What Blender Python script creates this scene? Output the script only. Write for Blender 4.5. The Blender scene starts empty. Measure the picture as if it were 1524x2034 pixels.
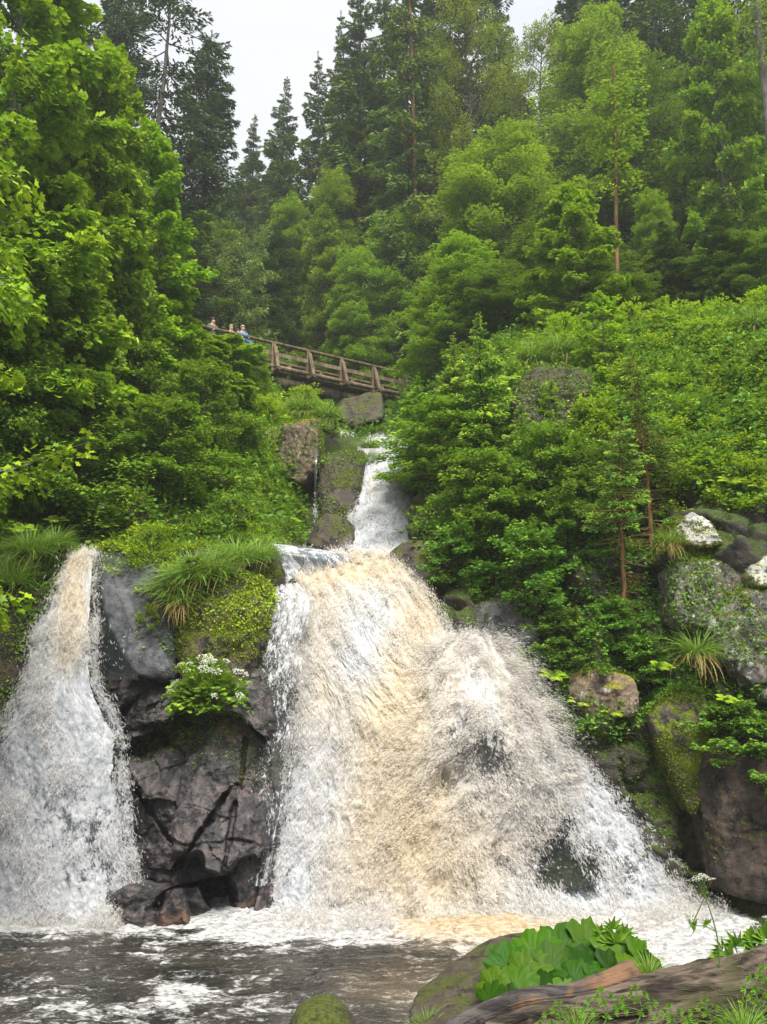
import bpy, bmesh, math, random
import numpy as np
from mathutils import Vector, Matrix
from mathutils.bvhtree import BVHTree

scene = bpy.context.scene
COL = scene.collection
UP = np.array([0, 0, 1.0])
PI = math.pi
F_PX, CX, CY = 1692.0, 762.0, 1017.0
PITCH = math.radians(11.0)
CT, ST = math.cos(PITCH), math.sin(PITCH)
POOL_Z = -3.66

def P(px, py, d):
    """point at forward distance d metres seen towards (px, py) of the photograph"""
    a = (px - CX) / F_PX; b = (CY - py) / F_PX
    v = np.array([a, CT - b * ST, ST + b * CT])
    return v * (d / v[1])

def PA(px, py, d):
    px = np.asarray(px, float); py = np.asarray(py, float); d = np.asarray(d, float)
    a = (px - CX) / F_PX; b = (CY - py) / F_PX
    y = CT - b * ST
    return np.stack([a * d / y, d + 0 * a, (ST + b * CT) * d / y], -1)

def PROJ(V):
    V = np.asarray(V, float)
    zc = V[..., 1] * CT + V[..., 2] * ST
    yc = -V[..., 1] * ST + V[..., 2] * CT
    zc = np.maximum(zc, 1e-3)
    return CX + F_PX * V[..., 0] / zc, CY - F_PX * yc / zc

# ------------------------------------------------------------------ noise
def _hash(ix, iy, iz, seed):
    h = (ix.astype(np.int64) * 374761393 + iy.astype(np.int64) * 668265263 + iz.astype(np.int64) * 2147483647 + seed * 974634777) & 0x7fffffff
    h = ((h ^ (h >> 13)) * 1274126177) & 0x7fffffff
    return ((h ^ (h >> 16)) & 0xffff) / 65535.0 * 2 - 1

def vnoise(Pn, seed=0):
    Pn = np.asarray(Pn, float)
    i = np.floor(Pn).astype(np.int64); f = Pn - i
    u = f * f * f * (f * (f * 6 - 15) + 10)
    x, y, z = i[..., 0], i[..., 1], i[..., 2]
    r = 0
    for dx in (0, 1):
        wx = u[..., 0] if dx else 1 - u[..., 0]
        for dy in (0, 1):
            wy = u[..., 1] if dy else 1 - u[..., 1]
            for dz in (0, 1):
                wz = u[..., 2] if dz else 1 - u[..., 2]
                r = r + wx * wy * wz * _hash(x + dx, y + dy, z + dz, seed)
    return r

def fbm(Pn, octaves=4, seed=0, gain=0.5, lac=2.03):
    a, s, t = 1.0, 0.0, 0.0
    Pn = np.asarray(Pn, float)
    for o in range(octaves):
        s = s + a * vnoise(Pn, seed + o * 17); t += a
        a *= gain; Pn = Pn * lac + 11.3
    return s / t

def ridged(Pn, octaves=4, seed=0):
    a, s, t = 1.0, 0.0, 0.0
    for o in range(octaves):
        s = s + a * (1 - 2 * np.abs(vnoise(Pn, seed + o * 31))); t += a
        a *= 0.5; Pn = Pn * 2.1 + 5.7
    return s / t

def sstep(a, b, x):
    t = np.clip((x - a) / (b - a), 0, 1)
    return t * t * (3 - 2 * t)

# ------------------------------------------------------------------ mesh building
def link(o, parent=None):
    COL.objects.link(o)
    if parent is not None: o.parent = parent
    return o

def mesh(name, V, faces, mat=None, attrs=None, smooth=False, parent=None, loc=None):
    """faces: list of int arrays (n,3) or (n,4)"""
    V = np.ascontiguousarray(V, dtype=np.float32)
    fs = [np.asarray(f, dtype=np.int32) for f in faces if len(f)]
    me = bpy.data.meshes.new(name)
    me.vertices.add(len(V)); me.vertices.foreach_set('co', V.ravel())
    nl = sum(f.size for f in fs); nf = sum(len(f) for f in fs)
    me.loops.add(nl); me.loops.foreach_set('vertex_index', np.concatenate([f.ravel() for f in fs]))
    me.polygons.add(nf)
    tot = np.concatenate([np.full(len(f), f.shape[1], np.int32) for f in fs])
    st = np.concatenate([[0], np.cumsum(tot)[:-1]]).astype(np.int32)
    me.polygons.foreach_set('loop_start', st)
    me.polygons.foreach_set('loop_total', tot)
    me.polygons.foreach_set('use_smooth', np.full(nf, smooth, bool))
    for k, a in (attrs or {}).items():
        a = np.asarray(a, np.float32)
        if a.ndim == 1:
            at = me.attributes.new(k, 'FLOAT', 'POINT'); at.data.foreach_set('value', a)
        else:
            at = me.attributes.new(k, 'FLOAT_VECTOR', 'POINT'); at.data.foreach_set('vector', a.ravel())
    me.update(calc_edges=True)
    if mat: me.materials.append(mat)
    o = bpy.data.objects.new(name, me)
    if loc is not None: o.location = loc
    return link(o, parent)

def tag(o, label=None, cat=None, group=None, kind=None):
    if label: o['label'] = label
    if cat: o['category'] = cat
    if group: o['group'] = group
    if kind: o['kind'] = kind
    return o

def empty(name, loc=(0, 0, 0), label=None, cat=None, group=None):
    o = bpy.data.objects.new(name, None)
    o.empty_display_size = 0.2
    o.location = loc
    link(o)
    return tag(o, label, cat, group)

def copy_tree(root):
    c = root.copy(); COL.objects.link(c)
    for ch in root.children:
        k = ch.copy(); COL.objects.link(k); k.parent = c
        for g in ch.children:
            q = g.copy(); COL.objects.link(q); q.parent = k
    return c

class Geo:
    def __init__(s): s.V = []; s.T = []; s.Q = []; s.A = []; s.n = 0
    def add(s, V, T=None, Q=None, v=0.0):
        V = np.asarray(V, float).reshape(-1, 3)
        if T is not None and len(T): s.T.append(np.asarray(T, int).reshape(-1, 3) + s.n)
        if Q is not None and len(Q): s.Q.append(np.asarray(Q, int).reshape(-1, 4) + s.n)
        s.V.append(V); s.A.append(np.broadcast_to(np.asarray(v, float), (len(V),)))
        s.n += len(V)
    def build(s, name, mat, parent=None, smooth=False, loc=None):
        f = []
        if s.T: f.append(np.concatenate(s.T))
        if s.Q: f.append(np.concatenate(s.Q))
        return mesh(name, np.concatenate(s.V), f, mat, {'v': np.concatenate(s.A)}, smooth, parent, loc)

def unit(a):
    a = np.asarray(a, float)
    return a / np.maximum(np.linalg.norm(a, axis=-1, keepdims=True), 1e-9)

def inst(geo, tmpl, p, a, n, s, v):
    """place leaf template at p, length along a, normal n, size s"""
    TV, TT = tmpl
    a = unit(a); n = unit(n - (n * a).sum(-1, keepdims=True) * a); c = np.cross(n, a)
    N, k = len(p), len(TV)
    s = np.broadcast_to(np.asarray(s, float), (N,))[:, None, None]
    V = p[:, None, :] + s * (TV[None, :, 0:1] * a[:, None, :] + TV[None, :, 1:2] * c[:, None, :] + TV[None, :, 2:3] * n[:, None, :])
    T = (TT[None] + (np.arange(N) * k)[:, None, None]).reshape(-1, TT.shape[1])
    vv = np.repeat(np.broadcast_to(np.asarray(v, float), (N,)), k)
    if TT.shape[1] == 3: geo.add(V.reshape(-1, 3), T=T, v=vv)
    else: geo.add(V.reshape(-1, 3), Q=T, v=vv)

def tube(geo, pts, rad, k=6, v=0.0, cap=True):
    pts = np.asarray(pts, float); m = len(pts)
    rad = np.broadcast_to(np.asarray(rad, float), (m,))
    t = unit(np.gradient(pts, axis=0))
    ref = np.array([0, 0, 1.0]) if abs(t[0, 2]) < 0.9 else np.array([1.0, 0, 0])
    b = unit(np.cross(t, ref)); c = np.cross(t, b)
    an = np.arange(k) / k * 2 * PI
    V = pts[:, None] + rad[:, None, None] * (np.cos(an)[None, :, None] * b[:, None] + np.sin(an)[None, :, None] * c[:, None])
    i = np.arange(m - 1)[:, None] * k; j = np.arange(k)[None]; j2 = (j + 1) % k
    Q = np.stack([i + j, i + j2, i + k + j2, i + k + j], -1).reshape(-1, 4)
    geo.add(V.reshape(-1, 3), Q=Q, v=v)
    if cap:
        for e, ring in ((0, 0), (m - 1, (m - 1) * k)):
            base = np.concatenate([V[e], pts[e][None]])
            T = np.array([[q, (q + 1) % k, k] for q in range(k)])
            if e == 0: T = T[:, ::-1]
            geo.add(base, T=T, v=v)

def tubes(geo, PT, R, k=3, v=0.0):
    """many tubes at once: PT (N,m,3), R (N,m)"""
    PT = np.asarray(PT, float); N, m, _ = PT.shape
    t = unit(np.gradient(PT, axis=1))
    ref = np.where(np.abs(t[..., 2:3]) < 0.9, np.array([0, 0, 1.0]), np.array([1.0, 0, 0]))
    b = unit(np.cross(t, ref)); c = np.cross(t, b)
    an = np.arange(k) / k * 2 * PI
    V = PT[:, :, None] + R[:, :, None, None] * (np.cos(an)[:, None] * b[:, :, None] + np.sin(an)[:, None] * c[:, :, None])
    o = (np.arange(N) * m * k)[:, None, None]; i = (np.arange(m - 1) * k)[None, :, None]; j = np.arange(k)[None, None]; j2 = (j + 1) % k
    Q = np.stack([o + i + j, o + i + j2, o + i + k + j2, o + i + k + j], -1).reshape(-1, 4)
    geo.add(V.reshape(-1, 3), Q=Q, v=v)

def grid_faces(nr, nc):
    i = np.arange(nr - 1)[:, None] * nc; j = np.arange(nc - 1)[None]
    return np.stack([i + j, i + j + 1, i + nc + j + 1, i + nc + j], -1).reshape(-1, 4)

def interp_rows(xs, Y, xq):
    """catmull-like (pchip) interpolation of Y (n, ...) at xs -> xq"""
    xs = np.asarray(xs, float); Y = np.asarray(Y, float)
    sh = Y.shape[1:]; Y = Y.reshape(len(xs), -1)
    h = np.diff(xs)[:, None]; d = np.diff(Y, axis=0) / h
    m = np.zeros_like(Y)
    m[0] = d[0]; m[-1] = d[-1]
    prod = d[:-1] * d[1:]
    with np.errstate(divide='ignore', invalid='ignore'):
        hm = 2 * prod / (d[:-1] + d[1:])
    m[1:-1] = np.where(prod > 0, hm, 0)
    k = np.clip(np.searchsorted(xs, xq, side='right') - 1, 0, len(xs) - 2)
    t = ((xq - xs[k]) / (xs[k + 1] - xs[k]))[:, None]; hh = h[k]
    t2, t3 = t * t, t * t * t
    r = (2 * t3 - 3 * t2 + 1) * Y[k] + (t3 - 2 * t2 + t) * hh * m[k] + (-2 * t3 + 3 * t2) * Y[k + 1] + (t3 - t2) * hh * m[k + 1]
    return r.reshape((len(xq),) + sh)

def grid_normals(G):
    du = np.gradient(G, axis=1); dv = np.gradient(G, axis=0)
    return unit(np.cross(du, dv))
# ------------------------------------------------------------------ materials
def new_mat(name):
    m = bpy.data.materials.new(name); m.use_nodes = True
    nt = m.node_tree; nt.nodes.clear()
    return m, nt

class NT:
    def __init__(s, nt): s.nt = nt; s.out = nt.nodes.new('ShaderNodeOutputMaterial')
    def n(s, t, **kw):
        x = s.nt.nodes.new('ShaderNode' + t)
        for k, v in kw.items(): setattr(x, k, v)
        return x
    def l(s, a, b): s.nt.links.new(a, b)
    def val(s, sock, v):
        if hasattr(v, 'links') or isinstance(v, bpy.types.NodeSocket): s.l(v, sock)
        else: sock.default_value = v
    def noise(s, vec, scale, detail=4, rough=0.55, dist=0.0):
        x = s.n('TexNoise'); s.l(vec, x.inputs['Vector'])
        x.inputs['Scale'].default_value = scale; x.inputs['Detail'].default_value = detail
        x.inputs['Roughness'].default_value = rough; x.inputs['Distortion'].default_value = dist
        return x.outputs['Fac']
    def voro(s, vec, scale, feat='F1', rnd=1.0):
        x = s.n('TexVoronoi', feature=feat); s.l(vec, x.inputs['Vector']); x.inputs['Scale'].default_value = scale
        x.inputs['Randomness'].default_value = rnd
        return x.outputs['Distance']
    def mapr(s, v, a, b, c=0.0, d=1.0, smooth=True):
        x = s.n('MapRange', interpolation_type='SMOOTHSTEP' if smooth else 'LINEAR')
        s.val(x.inputs[0], v); s.val(x.inputs[1], a); s.val(x.inputs[2], b); s.val(x.inputs[3], c); s.val(x.inputs[4], d)
        return x.outputs[0]
    def math(s, op, a, b=0.0, c=0.0):
        x = s.n('Math', operation=op); s.val(x.inputs[0], a); s.val(x.inputs[1], b); s.val(x.inputs[2], c)
        return x.outputs[0]
    def mix(s, f, a, b, mode='MIX'):
        x = s.n('Mix', data_type='RGBA', blend_type=mode)
        s.val(x.inputs[0], f)
        s.val(x.inputs[6], a if isinstance(a, bpy.types.NodeSocket) else (*a, 1.0))
        s.val(x.inputs[7], b if isinstance(b, bpy.types.NodeSocket) else (*b, 1.0))
        return x.outputs[2]
    def ramp(s, f, stops):
        x = s.n('ValToRGB'); s.l(f, x.inputs[0]); e = x.color_ramp.elements
        while len(e) > 1: e.remove(e[0])
        e[0].position = stops[0][0]; e[0].color = (*stops[0][1], 1)
        for p, c in stops[1:]:
            k = e.new(p); k.color = (*c, 1)
        return x.outputs[0]
    def attr(s, name):
        x = s.n('Attribute', attribute_name=name); return x
    def mapping(s, vec, scale=(1, 1, 1), loc=(0, 0, 0), rot=(0, 0, 0)):
        x = s.n('Mapping'); s.l(vec, x.inputs[0]); x.inputs['Scale'].default_value = scale
        x.inputs['Location'].default_value = loc; x.inputs['Rotation'].default_value = rot
        return x.outputs[0]
    def bump(s, h, strength=0.5, dist=0.02):
        x = s.n('Bump'); s.l(h, x.inputs['Height']); x.inputs['Strength'].default_value = strength
        x.inputs['Distance'].default_value = dist
        return x.outputs[0]
    def princ(s, col, rough=0.7, spec=0.5, normal=None, **kw):
        x = s.n('BsdfPrincipled')
        s.val(x.inputs['Base Color'], col if isinstance(col, bpy.types.NodeSocket) else (*col, 1.0))
        s.val(x.inputs['Roughness'], rough); s.val(x.inputs['Specular IOR Level'], spec)
        if normal is not None: s.l(normal, x.inputs['Normal'])
        for k, v in kw.items(): s.val(x.inputs[k], v)
        return x.outputs[0]

def leaf_mat(name, dark, mid, light, transl=0.35, rough=0.5, gloss=0.012, hue_var=0.03):
    m, nt = new_mat(name); N = NT(nt)
    v = N.attr('v').outputs['Fac']
    oi = N.n('ObjectInfo')
    r = N.math('ADD', v, N.math('MULTIPLY', N.math('SUBTRACT', oi.outputs['Random'], 0.5), 0.25))
    c = N.ramp(r, [(0.0, dark), (0.45, mid), (1.0, light)])
    hs = N.n('HueSaturation'); N.l(c, hs.inputs['Color'])
    N.l(N.math('ADD', 0.5, N.math('MULTIPLY', N.math('SUBTRACT', oi.outputs['Random'], 0.5), hue_var)), hs.inputs['Hue'])
    c = hs.outputs[0]
    d = N.n('BsdfDiffuse'); N.l(c, d.inputs[0])
    t = N.n('BsdfTranslucent')
    N.l(N.mix(0.35, c, (0.30, 0.42, 0.02), 'MIX') if transl > 0.2 else c, t.inputs[0])
    g = N.n('BsdfGlossy'); g.inputs['Roughness'].default_value = rough; g.inputs[0].default_value = (0.9, 0.95, 1, 1)
    m1 = N.n('MixShader'); m1.inputs[0].default_value = transl; N.l(d.outputs[0], m1.inputs[1]); N.l(t.outputs[0], m1.inputs[2])
    m2 = N.n('MixShader'); m2.inputs[0].default_value = gloss; N.l(m1.outputs[0], m2.inputs[1]); N.l(g.outputs[0], m2.inputs[2])
    N.l(m2.outputs[0], N.out.inputs[0])
    return m

M = {}
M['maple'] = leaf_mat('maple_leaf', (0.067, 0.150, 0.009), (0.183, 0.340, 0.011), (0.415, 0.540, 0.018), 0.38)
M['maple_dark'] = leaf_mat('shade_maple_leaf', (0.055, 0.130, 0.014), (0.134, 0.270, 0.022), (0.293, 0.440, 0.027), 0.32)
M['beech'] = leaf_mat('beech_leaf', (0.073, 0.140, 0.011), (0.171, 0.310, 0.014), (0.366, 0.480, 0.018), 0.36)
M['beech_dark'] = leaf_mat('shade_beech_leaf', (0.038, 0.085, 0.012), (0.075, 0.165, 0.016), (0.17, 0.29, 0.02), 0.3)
M['ash'] = leaf_mat('olive_leaf', (0.073, 0.120, 0.011), (0.183, 0.250, 0.016), (0.366, 0.400, 0.027), 0.36)
M['grey_leaf'] = leaf_mat('grey_green_leaf', (0.098, 0.170, 0.041), (0.195, 0.300, 0.063), (0.366, 0.440, 0.099), 0.3)
M['fir'] = leaf_mat('fir_needle', (0.022, 0.052, 0.018), (0.046, 0.092, 0.027), (0.098, 0.150, 0.032), 0.10, hue_var=0.02)
M['spruce'] = leaf_mat('spruce_needle', (0.037, 0.080, 0.016), (0.079, 0.150, 0.022), (0.171, 0.240, 0.027), 0.12, hue_var=0.02)
M['young_spruce'] = leaf_mat('young_spruce_needle', (0.055, 0.14, 0.016), (0.15, 0.30, 0.018), (0.34, 0.50, 0.03), 0.2)
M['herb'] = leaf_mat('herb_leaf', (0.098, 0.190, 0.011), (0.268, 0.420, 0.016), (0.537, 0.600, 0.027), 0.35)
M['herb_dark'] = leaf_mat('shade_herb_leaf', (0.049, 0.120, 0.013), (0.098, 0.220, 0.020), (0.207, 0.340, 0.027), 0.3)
M['grass'] = leaf_mat('grass_blade', (0.049, 0.130, 0.018), (0.110, 0.220, 0.027), (0.268, 0.340, 0.045), 0.3)
M['dry'] = leaf_mat('dry_blade', (0.22, 0.15, 0.04), (0.33, 0.24, 0.08), (0.45, 0.36, 0.15), 0.2)
M['moss'] = leaf_mat('moss_tuft', (0.045, 0.08, 0.008), (0.11, 0.15, 0.01), (0.24, 0.24, 0.015), 0.1)
M['petal'] = leaf_mat('white_floret', (0.50, 0.55, 0.42), (0.66, 0.68, 0.58), (0.8, 0.8, 0.74), 0.2)

def bark_mat(name, c1, c2, c3=None, scale=6, moss=0.0, grain=(1, 1, 0.18), bump=0.7):
    m, nt = new_mat(name); N = NT(nt)
    tc = N.n('TexCoord').outputs['Object']
    st = N.mapping(tc, grain)
    a = N.noise(st, scale * 2.2, 6, 0.65, 0.4); b = N.noise(tc, scale * 0.35, 3)
    col = N.mix(N.mapr(a, 0.35, 0.65), c1, c2)
    if c3: col = N.mix(N.mapr(b, 0.5, 0.68), col, c3)
    if moss:
        g = N.n('NewGeometry'); sx = N.n('SeparateXYZ'); N.l(g.outputs['Normal'], sx.inputs[0])
        k = N.mapr(N.math('ADD', sx.outputs['Z'], N.math('MULTIPLY', b, 1.2)), 1.0 - moss, 1.5 - moss)
        col = N.mix(k, col, (0.06, 0.085, 0.012))
    N.l(N.princ(col, 0.85, 0.25, N.bump(a, bump, 0.03)), N.out.inputs[0])
    return m
M['bark'] = bark_mat('bark', (0.018, 0.014, 0.010), (0.06, 0.05, 0.038), (0.05, 0.06, 0.03))
M['bark_grey'] = bark_mat('grey_bark', (0.05, 0.048, 0.042), (0.16, 0.15, 0.13), (0.10, 0.11, 0.08))
M['bark_orange'] = bark_mat('orange_bark', (0.08, 0.035, 0.015), (0.24, 0.12, 0.05), (0.14, 0.12, 0.05))
M['twig'] = bark_mat('dead_twig', (0.06, 0.045, 0.03), (0.16, 0.12, 0.08))
M['stem'] = bark_mat('green_stem', (0.05, 0.10, 0.02), (0.12, 0.20, 0.05))
M['timber'] = bark_mat('weathered_timber', (0.04, 0.028, 0.016), (0.14, 0.10, 0.062), (0.09, 0.07, 0.035), 3)
M['timber_pale'] = bark_mat('pale_timber', (0.07, 0.05, 0.03), (0.20, 0.15, 0.095), (0.12, 0.10, 0.055), 3)

def rock_mat(name, c_dark, c_mid, c_light, accent=None, acc_amt=0.5, moss=0.4, moss_col=(0.07, 0.10, 0.010), wet=0.3, scale=1.0, lichen=0.0, dirt=None, crack=0.6):
    m, nt = new_mat(name); N = NT(nt)
    tc = N.n('TexCoord').outputs['Object']
    big = N.noise(tc, 0.9 * scale, 5, 0.6, 0.3); mid = N.noise(tc, 4 * scale, 8, 0.68, 0.2); fine = N.noise(tc, 26 * scale, 5, 0.7)
    streak = N.noise(N.mapping(tc, (1, 1, 0.25)), 5 * scale, 5, 0.6, 0.5)
    f = N.math('ADD', N.math('MULTIPLY', mid, 0.6), N.math('ADD', N.math('MULTIPLY', fine, 0.2), N.math('MULTIPLY', streak, 0.2)))
    col = N.ramp(f, [(0.36, c_dark), (0.5, c_mid), (0.64, c_light)])
    if accent:
        col = N.mix(N.mapr(N.math('ADD', big, N.math('MULTIPLY', mid, 0.3)), 0.85 - 0.4 * acc_amt, 0.95 - 0.3 * acc_amt), col, accent)
    # cracks
    cr = N.voro(N.mapping(tc, (1, 1, 0.7), rot=(0.3, 0.5, 0.2)), 0.9 * scale, 'DISTANCE_TO_EDGE')
    crn = N.math('ADD', cr, N.math('MULTIPLY', N.math('SUBTRACT', mid, 0.5), 0.45))
    ck = N.mapr(crn, -0.005, 0.028, crack, 0.0)
    col = N.mix(ck, col, (0.008, 0.008, 0.009))
    if lichen:
        lk = N.mapr(N.noise(tc, 7 * scale, 6, 0.75), 0.60 - 0.15 * lichen, 0.66 - 0.15 * lichen)
        col = N.mix(lk, col, (0.36, 0.37, 0.33))
    g = N.n('NewGeometry'); sx = N.n('SeparateXYZ'); N.l(g.outputs['Normal'], sx.inputs[0])
    if dirt:
        col = N.mix(N.mapr(N.math('ADD', sx.outputs['Z'], N.math('MULTIPLY', mid, 0.8)), 0.55, 0.95), col, dirt)
    mn = N.math('ADD', N.math('MULTIPLY', big, 1.1), N.math('ADD', N.math('MULTIPLY', mid, 0.9), N.math('MULTIPLY', sx.outputs['Z'], 0.7)))
    mk = N.mapr(mn, 1.72 - 0.85 * moss, 1.88 - 0.85 * moss)
    mc = N.mix(N.mapr(fine, 0.35, 0.65), tuple(x * 0.45 for x in moss_col), tuple(min(1, x * 1.5) for x in moss_col))
    if moss > 0: col = N.mix(mk, col, mc)
    h = N.math('ADD', N.math('MULTIPLY', mid, 1.0), N.math('ADD', N.math('MULTIPLY', fine, 0.35), N.math('MULTIPLY', ck, -0.8)))
    rough = N.mapr(mid, 0.35, 0.65, 0.75 - 0.5 * wet, 0.9 - 0.35 * wet)
    rough = N.math('MAXIMUM', rough, N.math('MULTIPLY', mk, 0.95)) if moss > 0 else rough
    N.l(N.princ(col, rough, 0.35, N.bump(h, 0.8, 0.06)), N.out.inputs[0])
    return m

M['cliff'] = rock_mat('cliff_rock', (0.012, 0.011, 0.010), (0.035, 0.030, 0.024), (0.085, 0.07, 0.055), (0.05, 0.035, 0.02), 0.5, moss=0.62, moss_col=(0.035, 0.055, 0.008), wet=0.3, dirt=(0.022, 0.022, 0.010))
M['rock_dark'] = rock_mat('dark_wet_rock', (0.014, 0.015, 0.018), (0.045, 0.047, 0.055), (0.11, 0.11, 0.12), (0.10, 0.06, 0.04), 0.25, moss=0.0, wet=0.75)
M['rock_slate'] = rock_mat('slate_wet_rock', (0.015, 0.016, 0.019), (0.055, 0.058, 0.066), (0.13, 0.135, 0.145), (0.12, 0.065, 0.035), 0.3, moss=0.25, wet=0.6, crack=0.35, scale=1.5)
M['rock_pink'] = rock_mat('pink_brown_rock', (0.008, 0.008, 0.010), (0.034, 0.032, 0.036), (0.15, 0.118, 0.11), (0.10, 0.055, 0.03), 0.32, moss=0.0, wet=0.85, scale=1.2, crack=0.3)
M['rock_moss'] = rock_mat('mossy_rock', (0.02, 0.018, 0.014), (0.06, 0.05, 0.04), (0.15, 0.12, 0.09), (0.12, 0.07, 0.03), 0.4, moss=0.72, moss_col=(0.10, 0.13, 0.010), wet=0.2)
M['rock_warm'] = rock_mat('warm_boulder', (0.04, 0.03, 0.024), (0.14, 0.10, 0.075), (0.29, 0.215, 0.165), (0.10, 0.08, 0.03), 0.3, moss=0.42, moss_col=(0.16, 0.15, 0.012), wet=0.0, lichen=0.15)
M['rock_grey'] = rock_mat('grey_lichen_rock', (0.02, 0.02, 0.018), (0.075, 0.07, 0.06), (0.21, 0.19, 0.165), (0.09, 0.08, 0.03), 0.4, moss=0.42, moss_col=(0.09, 0.09, 0.01), wet=0.0, lichen=0.35, crack=0.4)
M['rock_white'] = rock_mat('white_lichen_rock', (0.10, 0.10, 0.09), (0.36, 0.36, 0.34), (0.52, 0.52, 0.50), None, 0, moss=0.34, moss_col=(0.16, 0.15, 0.01), wet=0.0, crack=0.0)
M['rock_brown'] = rock_mat('brown_dark_rock', (0.012, 0.010, 0.008), (0.04, 0.03, 0.024), (0.10, 0.07, 0.05), (0.05, 0.035, 0.02), 0.4, moss=0.45, moss_col=(0.05, 0.06, 0.008), wet=0.3)
M['slab'] = rock_mat('slab_rock', (0.018, 0.014, 0.010), (0.065, 0.050, 0.036), (0.15, 0.12, 0.09), (0.04, 0.04, 0.015), 0.35, moss=0.12, moss_col=(0.06, 0.07, 0.012), wet=0.3, scale=2.6, crack=0.5)
M['bank'] = rock_mat('bank_soil', (0.02, 0.016, 0.010), (0.05, 0.04, 0.025), (0.10, 0.08, 0.05), (0.06, 0.05, 0.02), 0.5, moss=0.25, moss_col=(0.06, 0.08, 0.012), wet=0.1, dirt=(0.035, 0.03, 0.015))

def foam_mat(name, sy=0.35, scale=9.0, opaque=False):
    """falling white water: lacy foam over clear brown water, coordinates run along the flow"""
    m, nt = new_mat(name); N = NT(nt)
    fl = N.attr('flow').outputs['Vector']
    tan = N.attr('tan').outputs['Fac']; thin = N.attr('thin').outputs['Fac']; thick = N.attr('lump').outputs['Fac']
    mp = N.mapping(fl, (1, sy, 1))
    warp = N.n('TexNoise'); N.l(fl, warp.inputs[0]); warp.inputs['Scale'].default_value = 2.2; warp.inputs['Detail'].default_value = 3
    wv = N.n('VectorMath', operation='MULTIPLY_ADD'); N.l(warp.outputs['Color'], wv.inputs[0]); wv.inputs[1].default_value = (0.10, 0.025, 0); N.l(mp, wv.inputs[2])
    a = N.noise(wv.outputs[0], scale, 7, 0.72); b = N.noise(wv.outputs[0], scale * 3.1, 4, 0.65); c = N.noise(mp, 1.3, 4, 0.6)
    bl = N.noise(fl, 15, 4, 0.7, 0.4)
    f = N.math('ADD', N.math('MULTIPLY', a, 0.5), N.math('ADD', N.math('MULTIPLY', b, 0.2), N.math('ADD', N.math('MULTIPLY', c, 0.1), N.math('MULTIPLY', bl, 0.2))))
    # foam cover: thin 0 -> nearly all foam, thin 1 -> sparse lace
    th = N.math('ADD', 0.365, N.math('MULTIPLY', thin, 0.20))
    cover = N.mapr(f, N.math('SUBTRACT', th, 0.035), N.math('ADD', th, 0.03))
    white = N.mix(N.mapr(f, 0.42, 0.60), (0.31, 0.33, 0.365), (0.55, 0.56, 0.585))
    tanc = N.mix(N.mapr(f, 0.42, 0.60), (0.37, 0.30, 0.20), (0.585, 0.515, 0.40))
    tn = N.mapr(N.math('ADD', tan, N.math('MULTIPLY', N.math('SUBTRACT', c, 0.5), 0.9)), 0.15, 0.95)
    col = N.mix(tn, white, tanc)
    d = N.n('BsdfDiffuse'); N.l(col, d.inputs[0])
    bmp = N.bump(f, 0.4, 0.03); N.l(bmp, d.inputs['Normal'])
    tr = N.n('BsdfTranslucent'); N.l(col, tr.inputs[0])
    fm = N.n('MixShader'); fm.inputs[0].default_value = 0.2; N.l(d.outputs[0], fm.inputs[1]); N.l(tr.outputs[0], fm.inputs[2])
    wc = N.mix(tn, (0.10, 0.115, 0.125), (0.13, 0.105, 0.05))
    water = N.princ(wc, 0.3, 0.3, bmp)
    clear = N.n('BsdfTransparent')
    wmix = N.n('MixShader'); N.l(water, wmix.inputs[2]); N.l(clear.outputs[0], wmix.inputs[1])
    if opaque: wmix.inputs[0].default_value = 0.96
    else: N.l(N.mapr(N.math('ADD', thin, N.math('MULTIPLY', N.math('SUBTRACT', b, 0.5), 0.6)), 0.35, 0.9, 0.9, 0.12), wmix.inputs[0])
    o = N.n('MixShader'); N.l(cover, o.inputs[0]); N.l(wmix.outputs[0], o.inputs[1]); N.l(fm.outputs[0], o.inputs[2])
    N.l(o.outputs[0], N.out.inputs[0])
    return m
M['foam'] = foam_mat('falling_water')
M['sheet'] = foam_mat('sliding_water', 0.5, 7, opaque=True)
M['foam_fine'] = foam_mat('thin_falling_water', 0.22, 14)

def drop_mat():
    m, nt = new_mat('spray_drops'); N = NT(nt)
    t = N.attr('v').outputs['Fac']
    col = N.mix(t, (0.70, 0.71, 0.735), (0.72, 0.635, 0.50))
    d = N.n('BsdfDiffuse'); N.l(col, d.inputs[0]); tr = N.n('BsdfTranslucent'); N.l(col, tr.inputs[0])
    x = N.n('MixShader'); x.inputs[0].default_value = 0.5; N.l(d.outputs[0], x.inputs[1]); N.l(tr.outputs[0], x.inputs[2])
    cl = N.n('BsdfTransparent'); y = N.n('MixShader'); y.inputs[0].default_value = 0.42; N.l(cl.outputs[0], y.inputs[1]); N.l(x.outputs[0], y.inputs[2])
    N.l(y.outputs[0], N.out.inputs[0]); return m
M['drops'] = drop_mat()

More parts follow.
